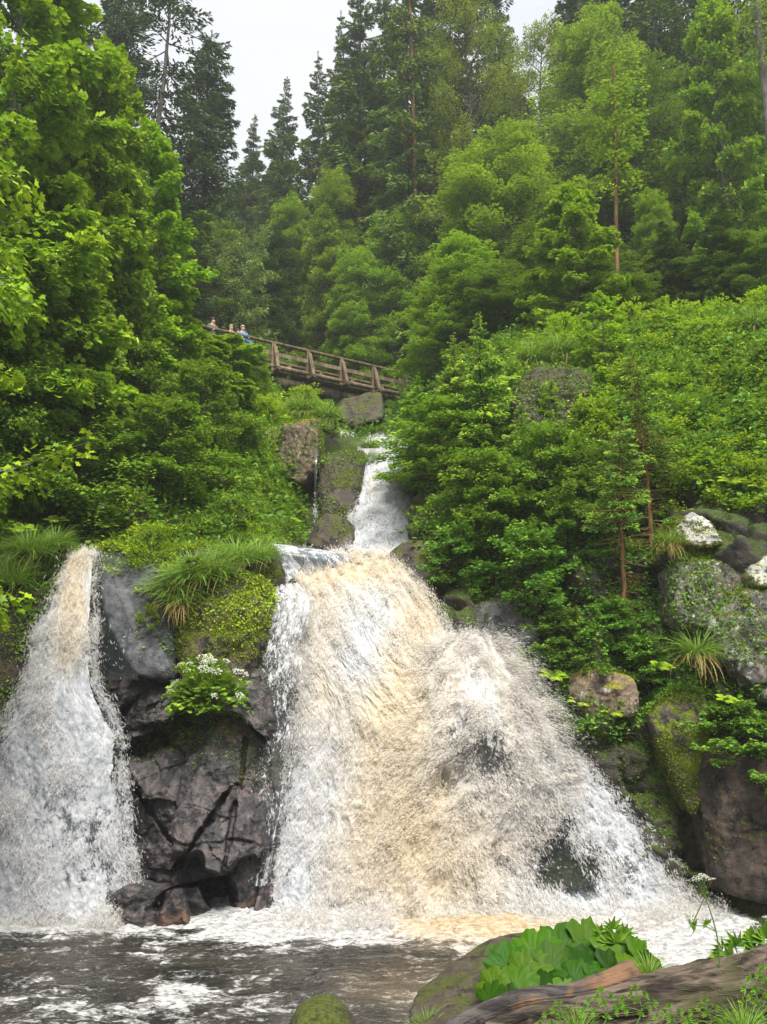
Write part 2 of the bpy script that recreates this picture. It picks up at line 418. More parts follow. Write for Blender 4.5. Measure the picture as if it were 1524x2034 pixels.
def pool_mat():
    m, nt = new_mat('pool_water'); N = NT(nt)
    tc = N.n('TexCoord').outputs['Object']
    foam = N.attr('foam').outputs['Fac']; tan = N.attr('tan').outputs['Fac']
    s1 = N.mapping(tc, (0.55, 1.0, 1.0))
    a = N.noise(s1, 3.2, 7, 0.70, 0.7); b = N.noise(s1, 15, 5, 0.7, 0.5); c = N.noise(tc, 0.8, 3)
    f = N.math('ADD', N.math('MULTIPLY', a, 0.55), N.math('ADD', N.math('MULTIPLY', b, 0.30), N.math('MULTIPLY', c, 0.15)))
    th = N.math('SUBTRACT', 0.66, N.math('MULTIPLY', foam, 0.26))
    cover = N.mapr(f, N.math('SUBTRACT', th, 0.06), N.math('ADD', th, 0.055))
    white = N.mix(N.mapr(b, 0.35, 0.6), (0.18, 0.18, 0.185), (0.43, 0.43, 0.43))
    tanc = N.mix(N.mapr(b, 0.35, 0.6), (0.26, 0.19, 0.105), (0.42, 0.335, 0.235))
    tn = N.mapr(N.math('ADD', tan, N.math('MULTIPLY', N.math('SUBTRACT', a, 0.5), 0.8)), 0.1, 0.9)
    col = N.mix(tn, white, tanc)
    wcol = N.mix(N.mapr(c, 0.4, 0.6), (0.012, 0.011, 0.009), (0.034, 0.030, 0.024))
    wcol = N.mix(N.math('MULTIPLY', tn, 0.8), wcol, (0.22, 0.16, 0.09))
    h = N.math('ADD', N.noise(s1, 9, 5, 0.6, 0.4), N.math('MULTIPLY', N.noise(s1, 34, 3, 0.6), 0.35))
    bmp = N.bump(h, 0.9, 0.06)
    w = N.princ(wcol, 0.10, 0.5, bmp)
    fo = N.princ(col, 0.8, 0.1, bmp)
    o = N.n('MixShader'); N.l(cover, o.inputs[0]); N.l(w, o.inputs[1]); N.l(fo, o.inputs[2])
    N.l(o.outputs[0], N.out.inputs[0]); return m
M['pool'] = pool_mat()

def plain(name, c, rough=0.7):
    m, nt = new_mat(name); N = NT(nt)
    tc = N.n('TexCoord').outputs['Object']
    col = N.mix(N.noise(tc, 9, 3), tuple(x * 0.8 for x in c), tuple(min(1, x * 1.15) for x in c))
    N.l(N.princ(col, rough, 0.3), N.out.inputs[0]); return m
# ------------------------------------------------------------------ the valley: one lofted sheet, from the pool's bed up the cliffs to the wooded slopes
COLS = [
 (-1500, [(2100, 8), (1900, 8.5), (1500, 9), (1200, 9.5), (1060, 11), (850, 14), (600, 19), (300, 28), (0, 45), (-400, 80)]),
 (-600, [(2050, 11), (1840, 12.0), (1500, 12.5), (1200, 13), (1080, 15), (900, 18), (700, 23), (450, 32), (200, 50), (-150, 90)]),
 (-100, [(2000, 13), (1835, 14), (1500, 14.5), (1200, 15), (1090, 16.5), (930, 19.5), (760, 25), (620, 34), (420, 52), (150, 90)]),
 (60, [(1980, 13.4), (1830, 14.4), (1450, 15.0), (1230, 15.5), (1100, 16.6), (950, 19.5), (780, 25), (650, 34), (480, 52), (230, 90)]),
 (130, [(1980, 13.6), (1825, 14.6), (1450, 15.1), (1150, 15.7), (1112, 16.8), (970, 19.5), (790, 25), (680, 34), (520, 52), (300, 90)]),
 (210, [(1980, 14.6), (1820, 15.4), (1450, 15.9), (1150, 16.0), (1108, 16.8), (970, 19.5), (800, 25), (700, 34), (550, 52), (350, 90)]),
 (300, [(1980, 15.2), (1815, 16.0), (1430, 16.2), (1150, 16.1), (1085, 16.9), (960, 19.2), (810, 25), (720, 34), (580, 52), (380, 90)]),
 (420, [(1980, 15.2), (1815, 16.0), (1430, 16.2), (1140, 16.2), (1075, 17.0), (960, 19.2), (820, 25), (740, 34), (600, 52), (410, 90)]),
 (520, [(1980, 15.0), (1815, 15.8), (1430, 16.1), (1135, 16.6), (1085, 17.8), (1000, 20), (850, 25), (770, 34), (620, 52), (420, 90)]),
 (600, [(1980, 14.8), (1820, 15.6), (1450, 16.3), (1170, 17.7), (1128, 18.9), (1065, 21.5), (860, 26.5), (830, 36), (720, 52), (430, 90)]),
 (700, [(1980, 14.8), (1820, 15.6), (1450, 16.4), (1180, 17.9), (1135, 19.1), (1080, 21.3), (895, 25.5), (850, 36), (745, 52), (430, 90)]),
 (800, [(1980, 14.8), (1820, 15.6), (1450, 16.4), (1190, 17.9), (1135, 19.0), (1085, 20.6), (895, 24.6), (825, 34), (700, 52), (420, 90)]),
 (880, [(1980, 14.2), (1815, 14.9), (1450, 15.7), (1200, 16.8), (1060, 18.5), (960, 20.5), (850, 23.5), (770, 30), (640, 52), (390, 90)]),
 (1000, [(1980, 14.2), (1810, 14.8), (1500, 15.4), (1260, 16.2), (1110, 17.2), (960, 19), (800, 21.5), (700, 27), (610, 42), (300, 90)]),
 (1150, [(1980, 14.2), (1810, 14.7), (1500, 15.1), (1290, 15.7), (1130, 16.6), (960, 18), (780, 20), (690, 23.5), (668, 34), (250, 90)]),
 (1300, [(1980, 14), (1800, 14.5), (1530, 14.9), (1330, 15.2), (1170, 16.2), (1000, 17.3), (800, 19.2), (672, 22.5), (655, 31), (150, 80)]),
 (1400, [(1980, 13.6), (1800, 14.2), (1550, 14.5), (1350, 14.8), (1120, 15.4), (960, 16.9), (800, 18.6), (658, 22), (640, 31), (100, 80)]),
 (1524, [(1980, 13), (1815, 13.8), (1550, 14.0), (1350, 14.2), (1110, 14.8), (950, 16.2), (780, 18), (642, 21.5), (622, 31), (0, 80)]),
 (1700, [(2000, 12), (1830, 13), (1550, 13.2), (1300, 13.4), (1050, 14), (900, 15.4), (740, 17.5), (600, 21), (520, 30), (-100, 80)]),
 (2300, [(2050, 10), (1850, 11), (1500, 11.5), (1200, 12), (950, 12.5), (850, 14), (650, 17), (480, 21), (350, 30), (-300, 80)]),
 (3200, [(2150, 7), (1900, 8), (1500, 8.4), (1200, 8.8), (900, 9.5), (750, 11), (500, 14), (250, 19), (0, 28), (-600, 70)]),
]
cx = np.array([c[0] for c in COLS], float)
cg = np.array([[(y, math.log(d)) for y, d in c[1]] for c in COLS])          # (cols, rows, 2)
NCT, NRT = 460, 420
xq = interp_rows(np.linspace(0, 1, 5), np.array([-1500, 0, 762, 1524, 3200.])[:, None], np.linspace(0, 1, NCT))[:, 0]
rows_q = np.concatenate([np.linspace(0, 6, 300, endpoint=False), np.linspace(6, 9, 120)])
Tc = interp_rows(cx, cg, xq)                                             # (NCT, rows, 2)
Tg = interp_rows(np.arange(10.), Tc.transpose(1, 0, 2), rows_q)           # (NRT, NCT, 2)
TP = PA(np.broadcast_to(xq[None], Tg.shape[:2]), Tg[..., 0], np.exp(Tg[..., 1]))
TN = -grid_normals(TP)
if TN[150, 200, 1] > 0: TN = -TN
dist = TP[..., 1]
amp = 0.30 * sstep(12, 30, dist) + 0.22
disp = amp * (ridged(TP * np.array([0.55, 0.55, 0.8]), 4, 3) * 0.7 + fbm(TP * 1.8, 4, 9) * 0.55)
def blocks(Pn, seed, size, n_seeds=None, depth=.22, slope=.55, crack=.10):
    """displacement that breaks a surface into tilted angular blocks with cracks between them"""
    rgb = np.random.default_rng(seed); fl = Pn.reshape(-1, 3) + 0.22 * size * np.stack([fbm(Pn.reshape(-1, 3) / size * 1.3 + k * 7, 3, seed + k) for k in range(3)], -1)
    lo, hi = fl.min(0), fl.max(0); i0 = np.floor(fl / size).astype(int)
    best = np.full(len(fl), 1e9); sec = np.full(len(fl), 1e9); dd = np.zeros(len(fl))
    for a in (-1, 0, 1):
        for b in (-1, 0, 1):
            for c in (-1, 0, 1):
                ci = i0 + np.array([a, b, c]); h = [_hash(ci[:, 0], ci[:, 1], ci[:, 2], seed + q * 13) for q in range(7)]
                s_ = (ci + .5 + .48 * np.stack(h[:3], -1)) * size; v_ = fl - s_
                r2 = np.sqrt((v_ ** 2 * np.array([1, .6, 1.0])).sum(1))
                val = depth * h[3] + slope * (v_ * np.stack(h[4:7], -1)).sum(1)
                m = r2 < best
                sec = np.where(m, best, np.minimum(sec, r2)); dd = np.where(m, val, dd); best = np.where(m, r2, best)
    return (dd - crack * (1 - sstep(0, .10 * size, sec - best))).reshape(Pn.shape[:-1])
mk_ = (dist < 22)
bl = np.zeros(dist.shape); bl[mk_] = blocks(TP[mk_], 5, .95) + .35 * blocks(TP[mk_], 6, .36)
TP = TP + TN * (disp * np.where(mk_, .6, 1.0) + bl * sstep(22, 18, dist))[..., None]
terrain = mesh('terrain', TP.reshape(-1, 3), [grid_faces(NRT, NCT)[:, ::-1]], M['cliff'], smooth=True)
tag(terrain, 'wooded rocky valley slopes and cliffs around the pool', kind='structure')
TN2 = -grid_normals(TP)
if TN2[150, 200, 1] > 0: TN2 = -TN2
TV = TP.reshape(-1, 3); TF = grid_faces(NRT, NCT)
TBVH = BVHTree.FromPolygons([tuple(v) for v in TV[:]], [tuple(f) for f in TF.tolist()])
TFC = TV[TF].mean(1); TFN = TN2.reshape(-1, 3)[TF[:, 0]]
TFA = np.linalg.norm(np.cross(TV[TF[:, 2]] - TV[TF[:, 0]], TV[TF[:, 3]] - TV[TF[:, 1]]), axis=1) * 0.5
TFX, TFY = PROJ(TFC)

def ground_z(x, y, top=60):
    h = TBVH.ray_cast(Vector((x, y, top)), Vector((0, 0, -1)))
    return h[0].z if h[0] is not None else -9.0

def on_cliff(px, py):
    """where the line of sight through a pixel meets the terrain"""
    d = Vector(P(px, py, 1.0)).normalized()
    h = TBVH.ray_cast(Vector((0, 0, 0)), d)
    return np.array(h[0]), np.array(h[1])

# near bank on which the camera stands
gx = np.linspace(-30, 30, 260); gy = np.linspace(-12, 12.5, 260)
X, Y = np.meshgrid(gx, gy)
edge = 3.9 + 1.7 * sstep(-0.2, 1.2, X)
z = -1.72 - 0.06 * np.clip(Y, 0, 9) - (2.9) * sstep(0, 1, (Y - edge) / (2.9 - 1.3 * sstep(-0.2, 1.2, X)))
z = z + 0.16 * sstep(.2, 1.2, X) * sstep(3.2, 4.4, Y)
side = sstep(6.5, 9.5, -X - 0.25 * (Y - 8)) * 4.5 + sstep(5.6, 9, X - 0.18 * (Y - 8)) * 4.5
z = np.maximum(z, -4.7 + side)
z = z + 0.07 * fbm(np.stack([X * 1.3, Y * 1.3, 0 * X], -1), 5, 4)
G = np.stack([X, Y, z], -1)
near = mesh('ground', G.reshape(-1, 3), [grid_faces(260, 260)], M['bank'], smooth=True)
tag(near, 'earthy near bank at the edge of the pool', kind='structure')

def near_z(x, y):
    j = np.clip((np.asarray(x) + 30) / 60 * 259, 0, 258.99); i = np.clip((np.asarray(y) + 12) / 24.5 * 259, 0, 258.99)
    return z[np.round(i).astype(int), np.round(j).astype(int)]

# ------------------------------------------------------------------ rocks
_ico = {}
def ico(sub):
    if sub not in _ico:
        bm = bmesh.new(); bmesh.ops.create_icosphere(bm, subdivisions=sub, radius=1)
        _ico[sub] = (np.array([v.co[:] for v in bm.verts]), np.array([[v.index for v in f.verts] for f in bm.faces])); bm.free()
    return _ico[sub]

def hull_planes(pts):
    bm = bmesh.new()
    for p in pts: bm.verts.new(p)
    r = bmesh.ops.convex_hull(bm, input=bm.verts)
    bm.normal_update()
    pl = [(np.array(f.normal[:]), float(f.normal.dot(f.verts[0].co))) for f in bm.faces]
    bm.free(); return pl

def rock_hull(name, pts, mat, label, sub=6, noise=0.05, round_=10, seed=0, fs=2.0, cat='rock', group=None, smooth=True):
    pts = np.asarray(pts, float); c = pts.mean(0)
    ext = pts.max(0) - pts.min(0)
    q = (pts - c)
    pl = hull_planes(q)
    D, F = ico(sub)
    D = unit(D * ext)                       # stretch sampling to the rock's proportions
    r = np.full(len(D), 0.0)
    for n, d in pl:
        if d < 0: n, d = -n, -d
        k = np.clip(D @ n, 1e-4, None) / max(d, 1e-3)
        r = r + np.where(D @ n > 0, k ** round_, 0)
    r = r ** (-1.0 / round_)
    V = D * r[:, None]
    w = (V + c)
    m = np.linalg.norm(ext) / 3
    nz = ridged(w * fs * 0.6 / max(m, .5) + seed, 4, seed) * 0.65 + fbm(w * fs * 3 + seed, 4, seed + 5) * 0.35
    V = V + D * (nz * noise * m)[:, None]
    o = mesh(name, V, [F], mat, smooth=smooth, loc=tuple(c))
    return tag(o, label, cat, group)

def rock_px(name, outline, d, depth, mat, label, **kw):
    """rock given by its seen outline [(px,py[,d])], extended backwards by depth metres"""
    pts = []
    rnd = random.Random(kw.get('seed', 0) + 5)
    for p in outline:
        dd = p[2] if len(p) > 2 else d
        a = P(p[0], p[1], dd); pts.append(a)
        b = P(p[0], p[1], dd); b = b + np.array([0, depth * rnd.uniform(.8, 1.1), 0]); b = b + (0 if True else 0); pts.append(b)
    cxp = np.mean([p[0] for p in outline]); cyp = np.mean([p[1] for p in outline])
    return rock_hull(name, pts, mat, label, **kw)

# central buttress between the two falls
rock_px('rock', [(183, 1112, 15.1), (345, 1118, 15.2), (350, 1260, 14.75), (345, 1362, 14.45), (270, 1350, 14.55), (215, 1265, 14.7), (190, 1180, 14.9)], 15, 1.6,
        M['rock_slate'], 'smooth slate grey wet slab right beside the top of the left waterfall', seed=3, noise=0.10, round_=12, fs=3)
rock_px('rock', [(318, 1120, 15.3), (415, 1112, 15.1), (520, 1128, 15.4), (552, 1150, 15.6), (512, 1350, 14.5), (480, 1440, 14.5), (360, 1440, 14.5), (330, 1300, 14.7)], 15, 1.5,
        M['rock_moss'], 'rock hump thick with yellow green moss between the two waterfalls', seed=8, noise=0.16, round_=7)
rock_px('rock', [(480, 1130, 16.3), (545, 1080, 16.4), (560, 1150, 16.0), (520, 1200, 15.6)], 16, 1.2,
        M['rock_brown'], 'brown rock shoulder at the upper left lip of the main waterfall', seed=31)
rock_px('rock', [(528, 1085, 17.4), (600, 1078, 17.8), (690, 1100, 18.0), (700, 1135, 17.9), (560, 1150, 17.3)], 17.4, 1.6,
        M['rock_dark'], 'low wet rock under the smooth sheet of water at the lip', seed=32, noise=0.03)
BG = [  # columns of the exposed bedrock: px -> (py, d)
 (215, [(1330, 15.6), (1400, 15.2), (1500, 15.0), (1600, 14.8), (1720, 14.5), (1860, 14.3)]),
 (262, [(1340, 15.3), (1400, 14.95), (1480, 14.8), (1600, 14.45), (1720, 14.2), (1860, 14.0)]),
 (330, [(1350, 15.2), (1400, 14.8), (1470, 14.65), (1590, 14.15), (1720, 14.0), (1860, 13.85)]),
 (400, [(1350, 15.1), (1410, 14.8), (1480, 14.5), (1590, 14.05), (1710, 13.95), (1860, 13.8)]),
 (460, [(1350, 15.0), (1410, 14.7), (1470, 14.35), (1590, 14.1), (1710, 13.95), (1860, 13.8)]),
 (520, [(1330, 15.2), (1400, 14.9), (1470, 14.6), (1590, 14.3), (1710, 14.1), (1860, 14.0)]),
 (590, [(1330, 15.9), (1400, 15.6), (1500, 15.3), (1600, 15.1), (1720, 14.9), (1860, 14.7)])]
bx = np.array([c[0] for c in BG], float); bgc = np.array([[p for p in c[1]] for c in BG], float)
xq2 = np.linspace(215, 590, 260); Bc = interp_rows(bx, bgc, xq2); Bg = interp_rows(np.arange(6.), Bc.transpose(1, 0, 2), np.linspace(0, 5, 330))
BX = np.broadcast_to(xq2[None], Bg.shape[:2]); BY = Bg[..., 0]; BD = Bg[..., 1].copy()
def seg_d(x0, y0, x1, y1):
    t = np.clip(((BX - x0) * (x1 - x0) + (BY - y0) * (y1 - y0)) / ((x1 - x0) ** 2 + (y1 - y0) ** 2), 0, 1)
    return np.hypot(BX - x0 - t * (x1 - x0), BY - y0 - t * (y1 - y0))
wob_ = 16 * fbm(np.stack([BX / 26, BY / 26, 0 * BX], -1), 5, 91, .6)
BP0 = PA(BX, BY, BD)
an_ = np.arctan2(BY - 1738, BX - 402)
rad_ = 1 + .28 * np.sin(an_ * 2 + .6) + .18 * np.sin(an_ * 3 - 1.0) + .10 * np.sin(an_ * 5 + 2)
BD += .95 * (1 - sstep(.72, 1.12, np.hypot((BX - 402 + (BY - 1740) * -.35) / 46, (BY - 1742) / 58) / rad_ + wob_ * .004))      # the dark hollow
BD += .75 * (1 - sstep(8, 26, seg_d(248, 1500, 372, 1440) + wob_)) + .3 * (1 - sstep(1, 8, seg_d(468, 1560, 322, 1800) + wob_ * .6)) + .2 * (1 - sstep(1, 6, seg_d(262, 1570, 345, 1690) + wob_ * .6))
BD += .18 * (1 - sstep(1, 6, seg_d(486, 1470, 446, 1830) + wob_ * .5))
BP = PA(BX, BY, BD); BNn = -grid_normals(BP)
BNs = np.array([0, -1, .15]); 
bd_ = blocks(BP0 * np.array([1, 1, .75]), 31, 1.15, depth=.16, slope=.42, crack=.04) + .4 * blocks(BP0 * np.array([.8, 1, 1.2]), 27, .5, depth=.08, slope=.3, crack=.012) + .05 * ridged(BP0 * 3.2, 5, 8) + .02 * fbm(BP0 * 14, 3, 8)
BP = BP + BNs * bd_[..., None]
bed = mesh('bedrock', BP.reshape(-1, 3), [grid_faces(330, 260)[:, ::-1]], M['rock_pink'], smooth=True)
tag(bed, 'fractured dark wet bedrock with a black hollow between the two waterfalls', 'rock')
# upper gorge
rock_px('boulder', [(562, 838, 22.2), (628, 820, 22.0), (634, 850, 22.0), (628, 930, 21.9), (600, 962, 21.8), (566, 955, 22), (548, 900, 22.3)], 22, 2.6,
        M['rock_warm'], 'reddish tan boulder with an orange mossy top left of the upper fall', seed=41, noise=0.12, fs=2.5, cat='boulder', round_=16)
rock_px('boulder', [(480, 850, 22.6), (560, 832, 22.6), (570, 920, 22.4), (540, 960, 22), (480, 950, 22)], 22, 2.4,
        M['rock_moss'], 'green mossy boulder behind the reddish one', seed=43, cat='boulder')
rock_px('boulder', [(632, 895, 22.0), (680, 882, 22.4), (728, 890, 22.4), (722, 960, 21.6), (700, 1040, 20.6), (640, 1068, 20.6), (625, 980, 21.4)], 21, 2.2,
        M['rock_brown'], 'dark wet boulder draped in moss at the left edge of the upper fall', seed=45, noise=0.06, cat='boulder')
rock_px('boulder', [(640, 1010, 20.3), (700, 1030, 20.0), (712, 1085, 19.6), (640, 1095, 19.6), (600, 1080, 20.0)], 20, 1.5,
        M['rock_brown'], 'low dark boulder at the foot of the upper fall', seed=47, noise=0.07, cat='boulder')
rock_px('boulder', [(812, 1000, 19.6), (850, 940, 20.2), (930, 930, 20.0), (930, 1100, 18.6), (835, 1120, 18.4), (815, 1095, 18.6)], 19.6, 2.0,
        M['rock_brown'], 'black undercut rock at the right edge of the upper fall', seed=49, noise=0.08)
rock_px('boulder', [(765, 1102, 17.9), (800, 1068, 17.9), (860, 1070, 17.7), (880, 1150, 17.3), (850, 1190, 16.9), (812, 1140, 17.4)], 17.6, 1.3,
        M['rock_brown'], 'pointed dark rock splitting the water at the right end of the lip', seed=51, noise=0.05, cat='boulder')
rock_px('boulder', [(670, 790, 29.5), (760, 770, 29), (770, 830, 28), (700, 850, 28), (665, 830, 28.6)], 29, 2.2,
        M['rock_brown'], 'dark boulder in the stream below the footbridge', seed=53, noise=0.08, cat='boulder')
rock_px('boulder', [(600, 800, 27.5), (660, 790, 27.5), (668, 845, 26), (640, 850, 26), (600, 830, 26.4)], 27, 2.0,
        M['rock_moss'], 'grass topped boulder under the left half of the footbridge', seed=54, noise=0.08, cat='boulder')
rock_px('boulder', [(425, 765, 27.5), (480, 762, 27.5), (478, 800, 27), (420, 800, 27)], 27, 1.5,
        M['rock_white'], 'pale stone showing through leaves under the left end of the footbridge', seed=55, cat='boulder')
# right side
rock_px('boulder', [(1008, 790, 19.2), (1040, 735, 19.4), (1100, 715, 19.5), (1185, 735, 19.2), (1200, 830, 18.7), (1150, 890, 18.4), (1030, 870, 18.6)], 20, 2.5,
        M['rock_brown'], 'large dark boulder with a grassy cap on the right slope', seed=61, noise=0.16, fs=2.5, cat='boulder')
rock_px('boulder', [(940, 1195, 16.4), (1010, 1180, 16.3), (1080, 1200, 16.0), (1085, 1300, 15.6), (1000, 1290, 15.8), (930, 1262, 16.1)], 16, 1.5,
        M['rock_dark'], 'purplish black wet boulder above the right splash of the main waterfall', seed=63, cat='boulder')
rock_px('boulder', [(1322, 1105, 15.0), (1350, 1015, 15.4), (1430, 1075, 15.3), (1450, 1120, 15), (1340, 1120, 14.9)], 15, 1.4,
        M['rock_moss'], 'moss wrapped boulder under the white topped stone on the right', seed=65, cat='boulder', noise=0.06)
rock_px('rock', [(1352, 1040, 15.05), (1378, 1012, 15.15), (1415, 1040, 15.0), (1442, 1082, 14.85), (1380, 1084, 14.8), (1358, 1070, 14.9)], 15, 0.45,
        M['rock_white'], 'chalk white lichen covered stone beside the bright yellow moss', seed=66, noise=0.20, fs=4)
rock_px('rock', [(1488, 1130, 14.4), (1530, 1100, 14.5), (1575, 1120, 14.5), (1570, 1175, 14.2), (1500, 1162, 14.2)], 14.4, 0.6,
        M['rock_white'], 'second white stone cut by the right frame edge', seed=67, noise=0.20, fs=4)
rock_px('rock', [(1340, 1115, 14.85), (1420, 1105, 14.8), (1500, 1125, 14.7), (1492, 1230, 14.4), (1440, 1268, 14.35), (1340, 1240, 14.6)], 14.7, 1.2,
        M['rock_grey'], 'upright grey block streaked with white lichen on the right cliff', seed=68, noise=0.13, round_=10, fs=3)
rock_px('rock', [(1395, 1240, 14.4), (1500, 1150, 14.2), (1620, 1180, 14.0), (1620, 1420, 13.7), (1524, 1400, 13.8), (1440, 1310, 14.1)], 14.2, 1.3,
        M['rock_grey'], 'sloping speckled grey slab running out of the right of the frame', seed=69, noise=0.12, fs=3)
rock_px('rock', [(1130, 1340, 15.0), (1200, 1325, 14.9), (1270, 1345, 14.7), (1280, 1420, 14.5), (1200, 1440, 14.7), (1140, 1400, 14.9)], 14.8, 1.0,
        M['rock_warm'], 'pinkish weathered rock below the undergrowth right of the splash', seed=71, noise=0.14, fs=3)
rock_px('rock', [(1400, 1480, 13.9), (1520, 1440, 13.6), (1700, 1460, 13.2), (1700, 1840, 12.9), (1530, 1830, 13.2), (1430, 1790, 13.6), (1385, 1620, 13.9)], 13.7, 1.5,
        M['rock_brown'], 'big dark brown rock wall at water level on the far right', seed=73, noise=0.12, fs=3, sub=6)
rock_px('rock', [(1285, 1420, 14.5), (1340, 1360, 14.5), (1410, 1370, 14.3), (1420, 1500, 14.0), (1385, 1640, 13.9), (1350, 1560, 14.2)], 14.3, 1.1,
        M['rock_moss'], 'narrow mossy rib beside the right end of the main waterfall', seed=74, noise=0.07)
rock_px('rock', [(-60, 1200, 14.7), (60, 1180, 14.9), (120, 1140, 15.1), (110, 1350, 14.5), (0, 1480, 14.1), (-80, 1500, 14.0)], 14.7, 1.3,
        M['rock_brown'], 'dark dripping rock left of the left waterfall', seed=76, noise=0.07)
# foreground stones
rock_px('stone', [(575, 2040, 8.6), (605, 2018, 8.6), (650, 2014, 8.6), (695, 2040, 8.6), (715, 2100, 8.4), (550, 2100, 8.4)], 8.6, 0.6,
        M['rock_brown'], 'small moss topped stone poking out of the pool at the bottom of the frame', seed=81, noise=0.09, cat='stone', sub=5)
rock_px('rock', [(800, 2060, 5.6), (880, 1985, 5.95), (985, 1915, 6.3), (1090, 1888, 6.5), (1200, 1900, 6.5), (1250, 2060, 5.3), (1000, 2150, 4.8), (770, 2120, 5.2)], 5.8, 0.7,
        M['slab'], 'sloping brown rock slab at the pool edge behind the driftwood log', seed=83, noise=0.07, round_=8, fs=4)
# ------------------------------------------------------------------ water
def blobs(px, py, lst):
    r = np.zeros_like(px, dtype=float)
    for cx_, cy_, rx, ry, w in lst:
        r = r + w * np.exp(-(((px - cx_) / rx) ** 2 + ((py - cy_) / ry) ** 2))
    return r

def fall_sheet(name, rows, nu, nv, mat, label, cat='waterfall', tan=(), thin=(), bulge=(), amp=0.10, base_thin=0.15, base_tan=0.0, edge_thin=0.5, seed=0,
               drops=3000, edge_w=0.06, drop_size=0.0115, streak=0.35, parent=None, lumps=1.0, edge_jit=0.03, edge_drops=0.35, spread=.035, edge_spread=.04, burst=0.0, elong=2.0, slant=0.0):
    """rows: (py, x_left, x_right, d_left, d_mid, d_right)"""
    R = np.array(rows, float); t = np.linspace(0, 1, len(R))
    vv = np.linspace(0, 1, nv); q = interp_rows(t, R, vv)
    u = np.linspace(0, 1, nu)
    py = q[:, 0:1] + 0 * u[None]
    jit = edge_jit * (q[:, 2:3] - q[:, 1:2])
    ny = fbm(np.stack([q[:, 0] / 22, 0 * q[:, 0], 0 * q[:, 0] + seed], -1), 4, seed)[:, None] * jit
    ny2 = fbm(np.stack([q[:, 0] / 22, 0 * q[:, 0] + 9, 0 * q[:, 0] + seed], -1), 4, seed)[:, None] * jit
    px = q[:, 1:2] * (1 - u) + q[:, 2:3] * u + ny * (1 - u) ** 14 + ny2 * u ** 14
    d = q[:, 3:4] * (1 - u) * (1 - 2 * u) + q[:, 4:5] * 4 * u * (1 - u) + q[:, 5:6] * u * (2 * u - 1)
    G = PA(px, py + slant * u[None], d)
    N = grid_normals(G)
    if N[nv // 2, nu // 2, 1] > 0: N = -N
    ln = np.cumsum(np.linalg.norm(np.diff(G, axis=0, prepend=G[:1]), axis=-1), axis=0)
    wid = np.linalg.norm(G[:, -1] - G[:, 0], axis=-1).mean()
    flow = np.stack([u[None] * wid + 0 * ln, ln, 0 * ln + seed * 1.7], -1)
    b = blobs(px, py, bulge)
    fl2 = flow * np.array([1, streak, 1])
    warp = fbm(flow * 1.7 + 40, 3, seed + 3)[..., None] * np.array([0.22, 0.04, 0])
    h1 = fbm((fl2 + warp) * 1.6, 3, seed)
    h2 = ridged((fl2 + warp) * 4.6, 4, seed + 7)
    h3 = fbm(flow * np.array([22, 11, 1]), 3, seed + 2)
    hh = (0.9 * h1 + 0.30 * h2 + 0.20 * h3 * lumps)
    G = G + N * (amp * hh)[..., None] + N * b[..., None]
    th = base_thin + blobs(px, py, thin)
    e = np.minimum(u, 1 - u)[None] + 0 * ln
    en = e * wid + 0.10 * fbm(flow * np.array([4, 1.6, 1]), 3, seed + 11)
    th = th + edge_thin * (1 - sstep(0, edge_w * wid + 0.08, en))
    tn = base_tan + blobs(px, py, tan)
    o = mesh(name, G.reshape(-1, 3), [grid_faces(nv, nu)], mat, {'tan': tn.ravel(), 'thin': np.clip(th, 0, 2.2).ravel(), 'lump': hh.ravel(), 'flow': flow.reshape(-1, 3)}, smooth=True, parent=parent)
    if parent is None: tag(o, label, cat)
    if drops:
        rg = np.random.default_rng(seed + 100)
        n1 = int(drops * edge_drops)
        wt = np.clip(fbm(flow * np.array([4.2, 1.8, 1]), 4, seed + 60) + .33, .01, None) ** 2.4 * np.linalg.norm(np.cross(np.gradient(G, axis=0), np.gradient(G, axis=1)), axis=-1) * np.clip(1.3 - th, .05, 1.3)
        wt = wt.ravel() / wt.sum(); k0 = rg.choice(nu * nv, drops, p=wt); iv, iu = k0 // nu, k0 % nu
        side = rg.random(n1) < 0.5; e0 = (rg.random(n1) ** 1.6 * 0.09 * nu).astype(int)
        iu[:n1] = np.where(side, e0, nu - 1 - e0)
        p = G[iv, iu]; nn = N[iv, iu]
        fd = unit(G[np.minimum(iv + 2, nv - 1), iu] - G[np.maximum(iv - 1, 0), iu])
        out = unit(G[iv, nu - 1] - G[iv, 0]) * np.where(iu < nu / 2, -1, 1)[:, None]
        isedge = (np.arange(drops) < n1)[:, None]
        off = rg.exponential(1, (drops, 1)) * spread
        p = p + nn * (off + .01) + np.where(isedge, out * rg.exponential(1, (drops, 1)) * edge_spread, 0) + rg.normal(0, 0.018, (drops, 3))
        TVd = np.array([[-elong, 0, 0], [0, -.55, .1], [elong, 0, 0], [0, .55, -.1]], float)
        TTd = np.array([[0, 1, 2, 3]])
        g = Geo()
        s = drop_size * rg.lognormal(0, 0.45, drops)
        inst(g, (TVd, TTd), p, unit(fd + rg.normal(0, .45, (drops, 3)) + burst * (out * .8 + nn * .5)), nn + rg.normal(0, .28, (drops, 3)) + UP * .35, s, np.clip(tn[iv, iu] * .8 + rg.normal(0, .12, drops), 0, 1))
        sp = g.build('spray', M['drops'], parent=o, smooth=False)
        sp['kind'] = 'stuff'
    return o

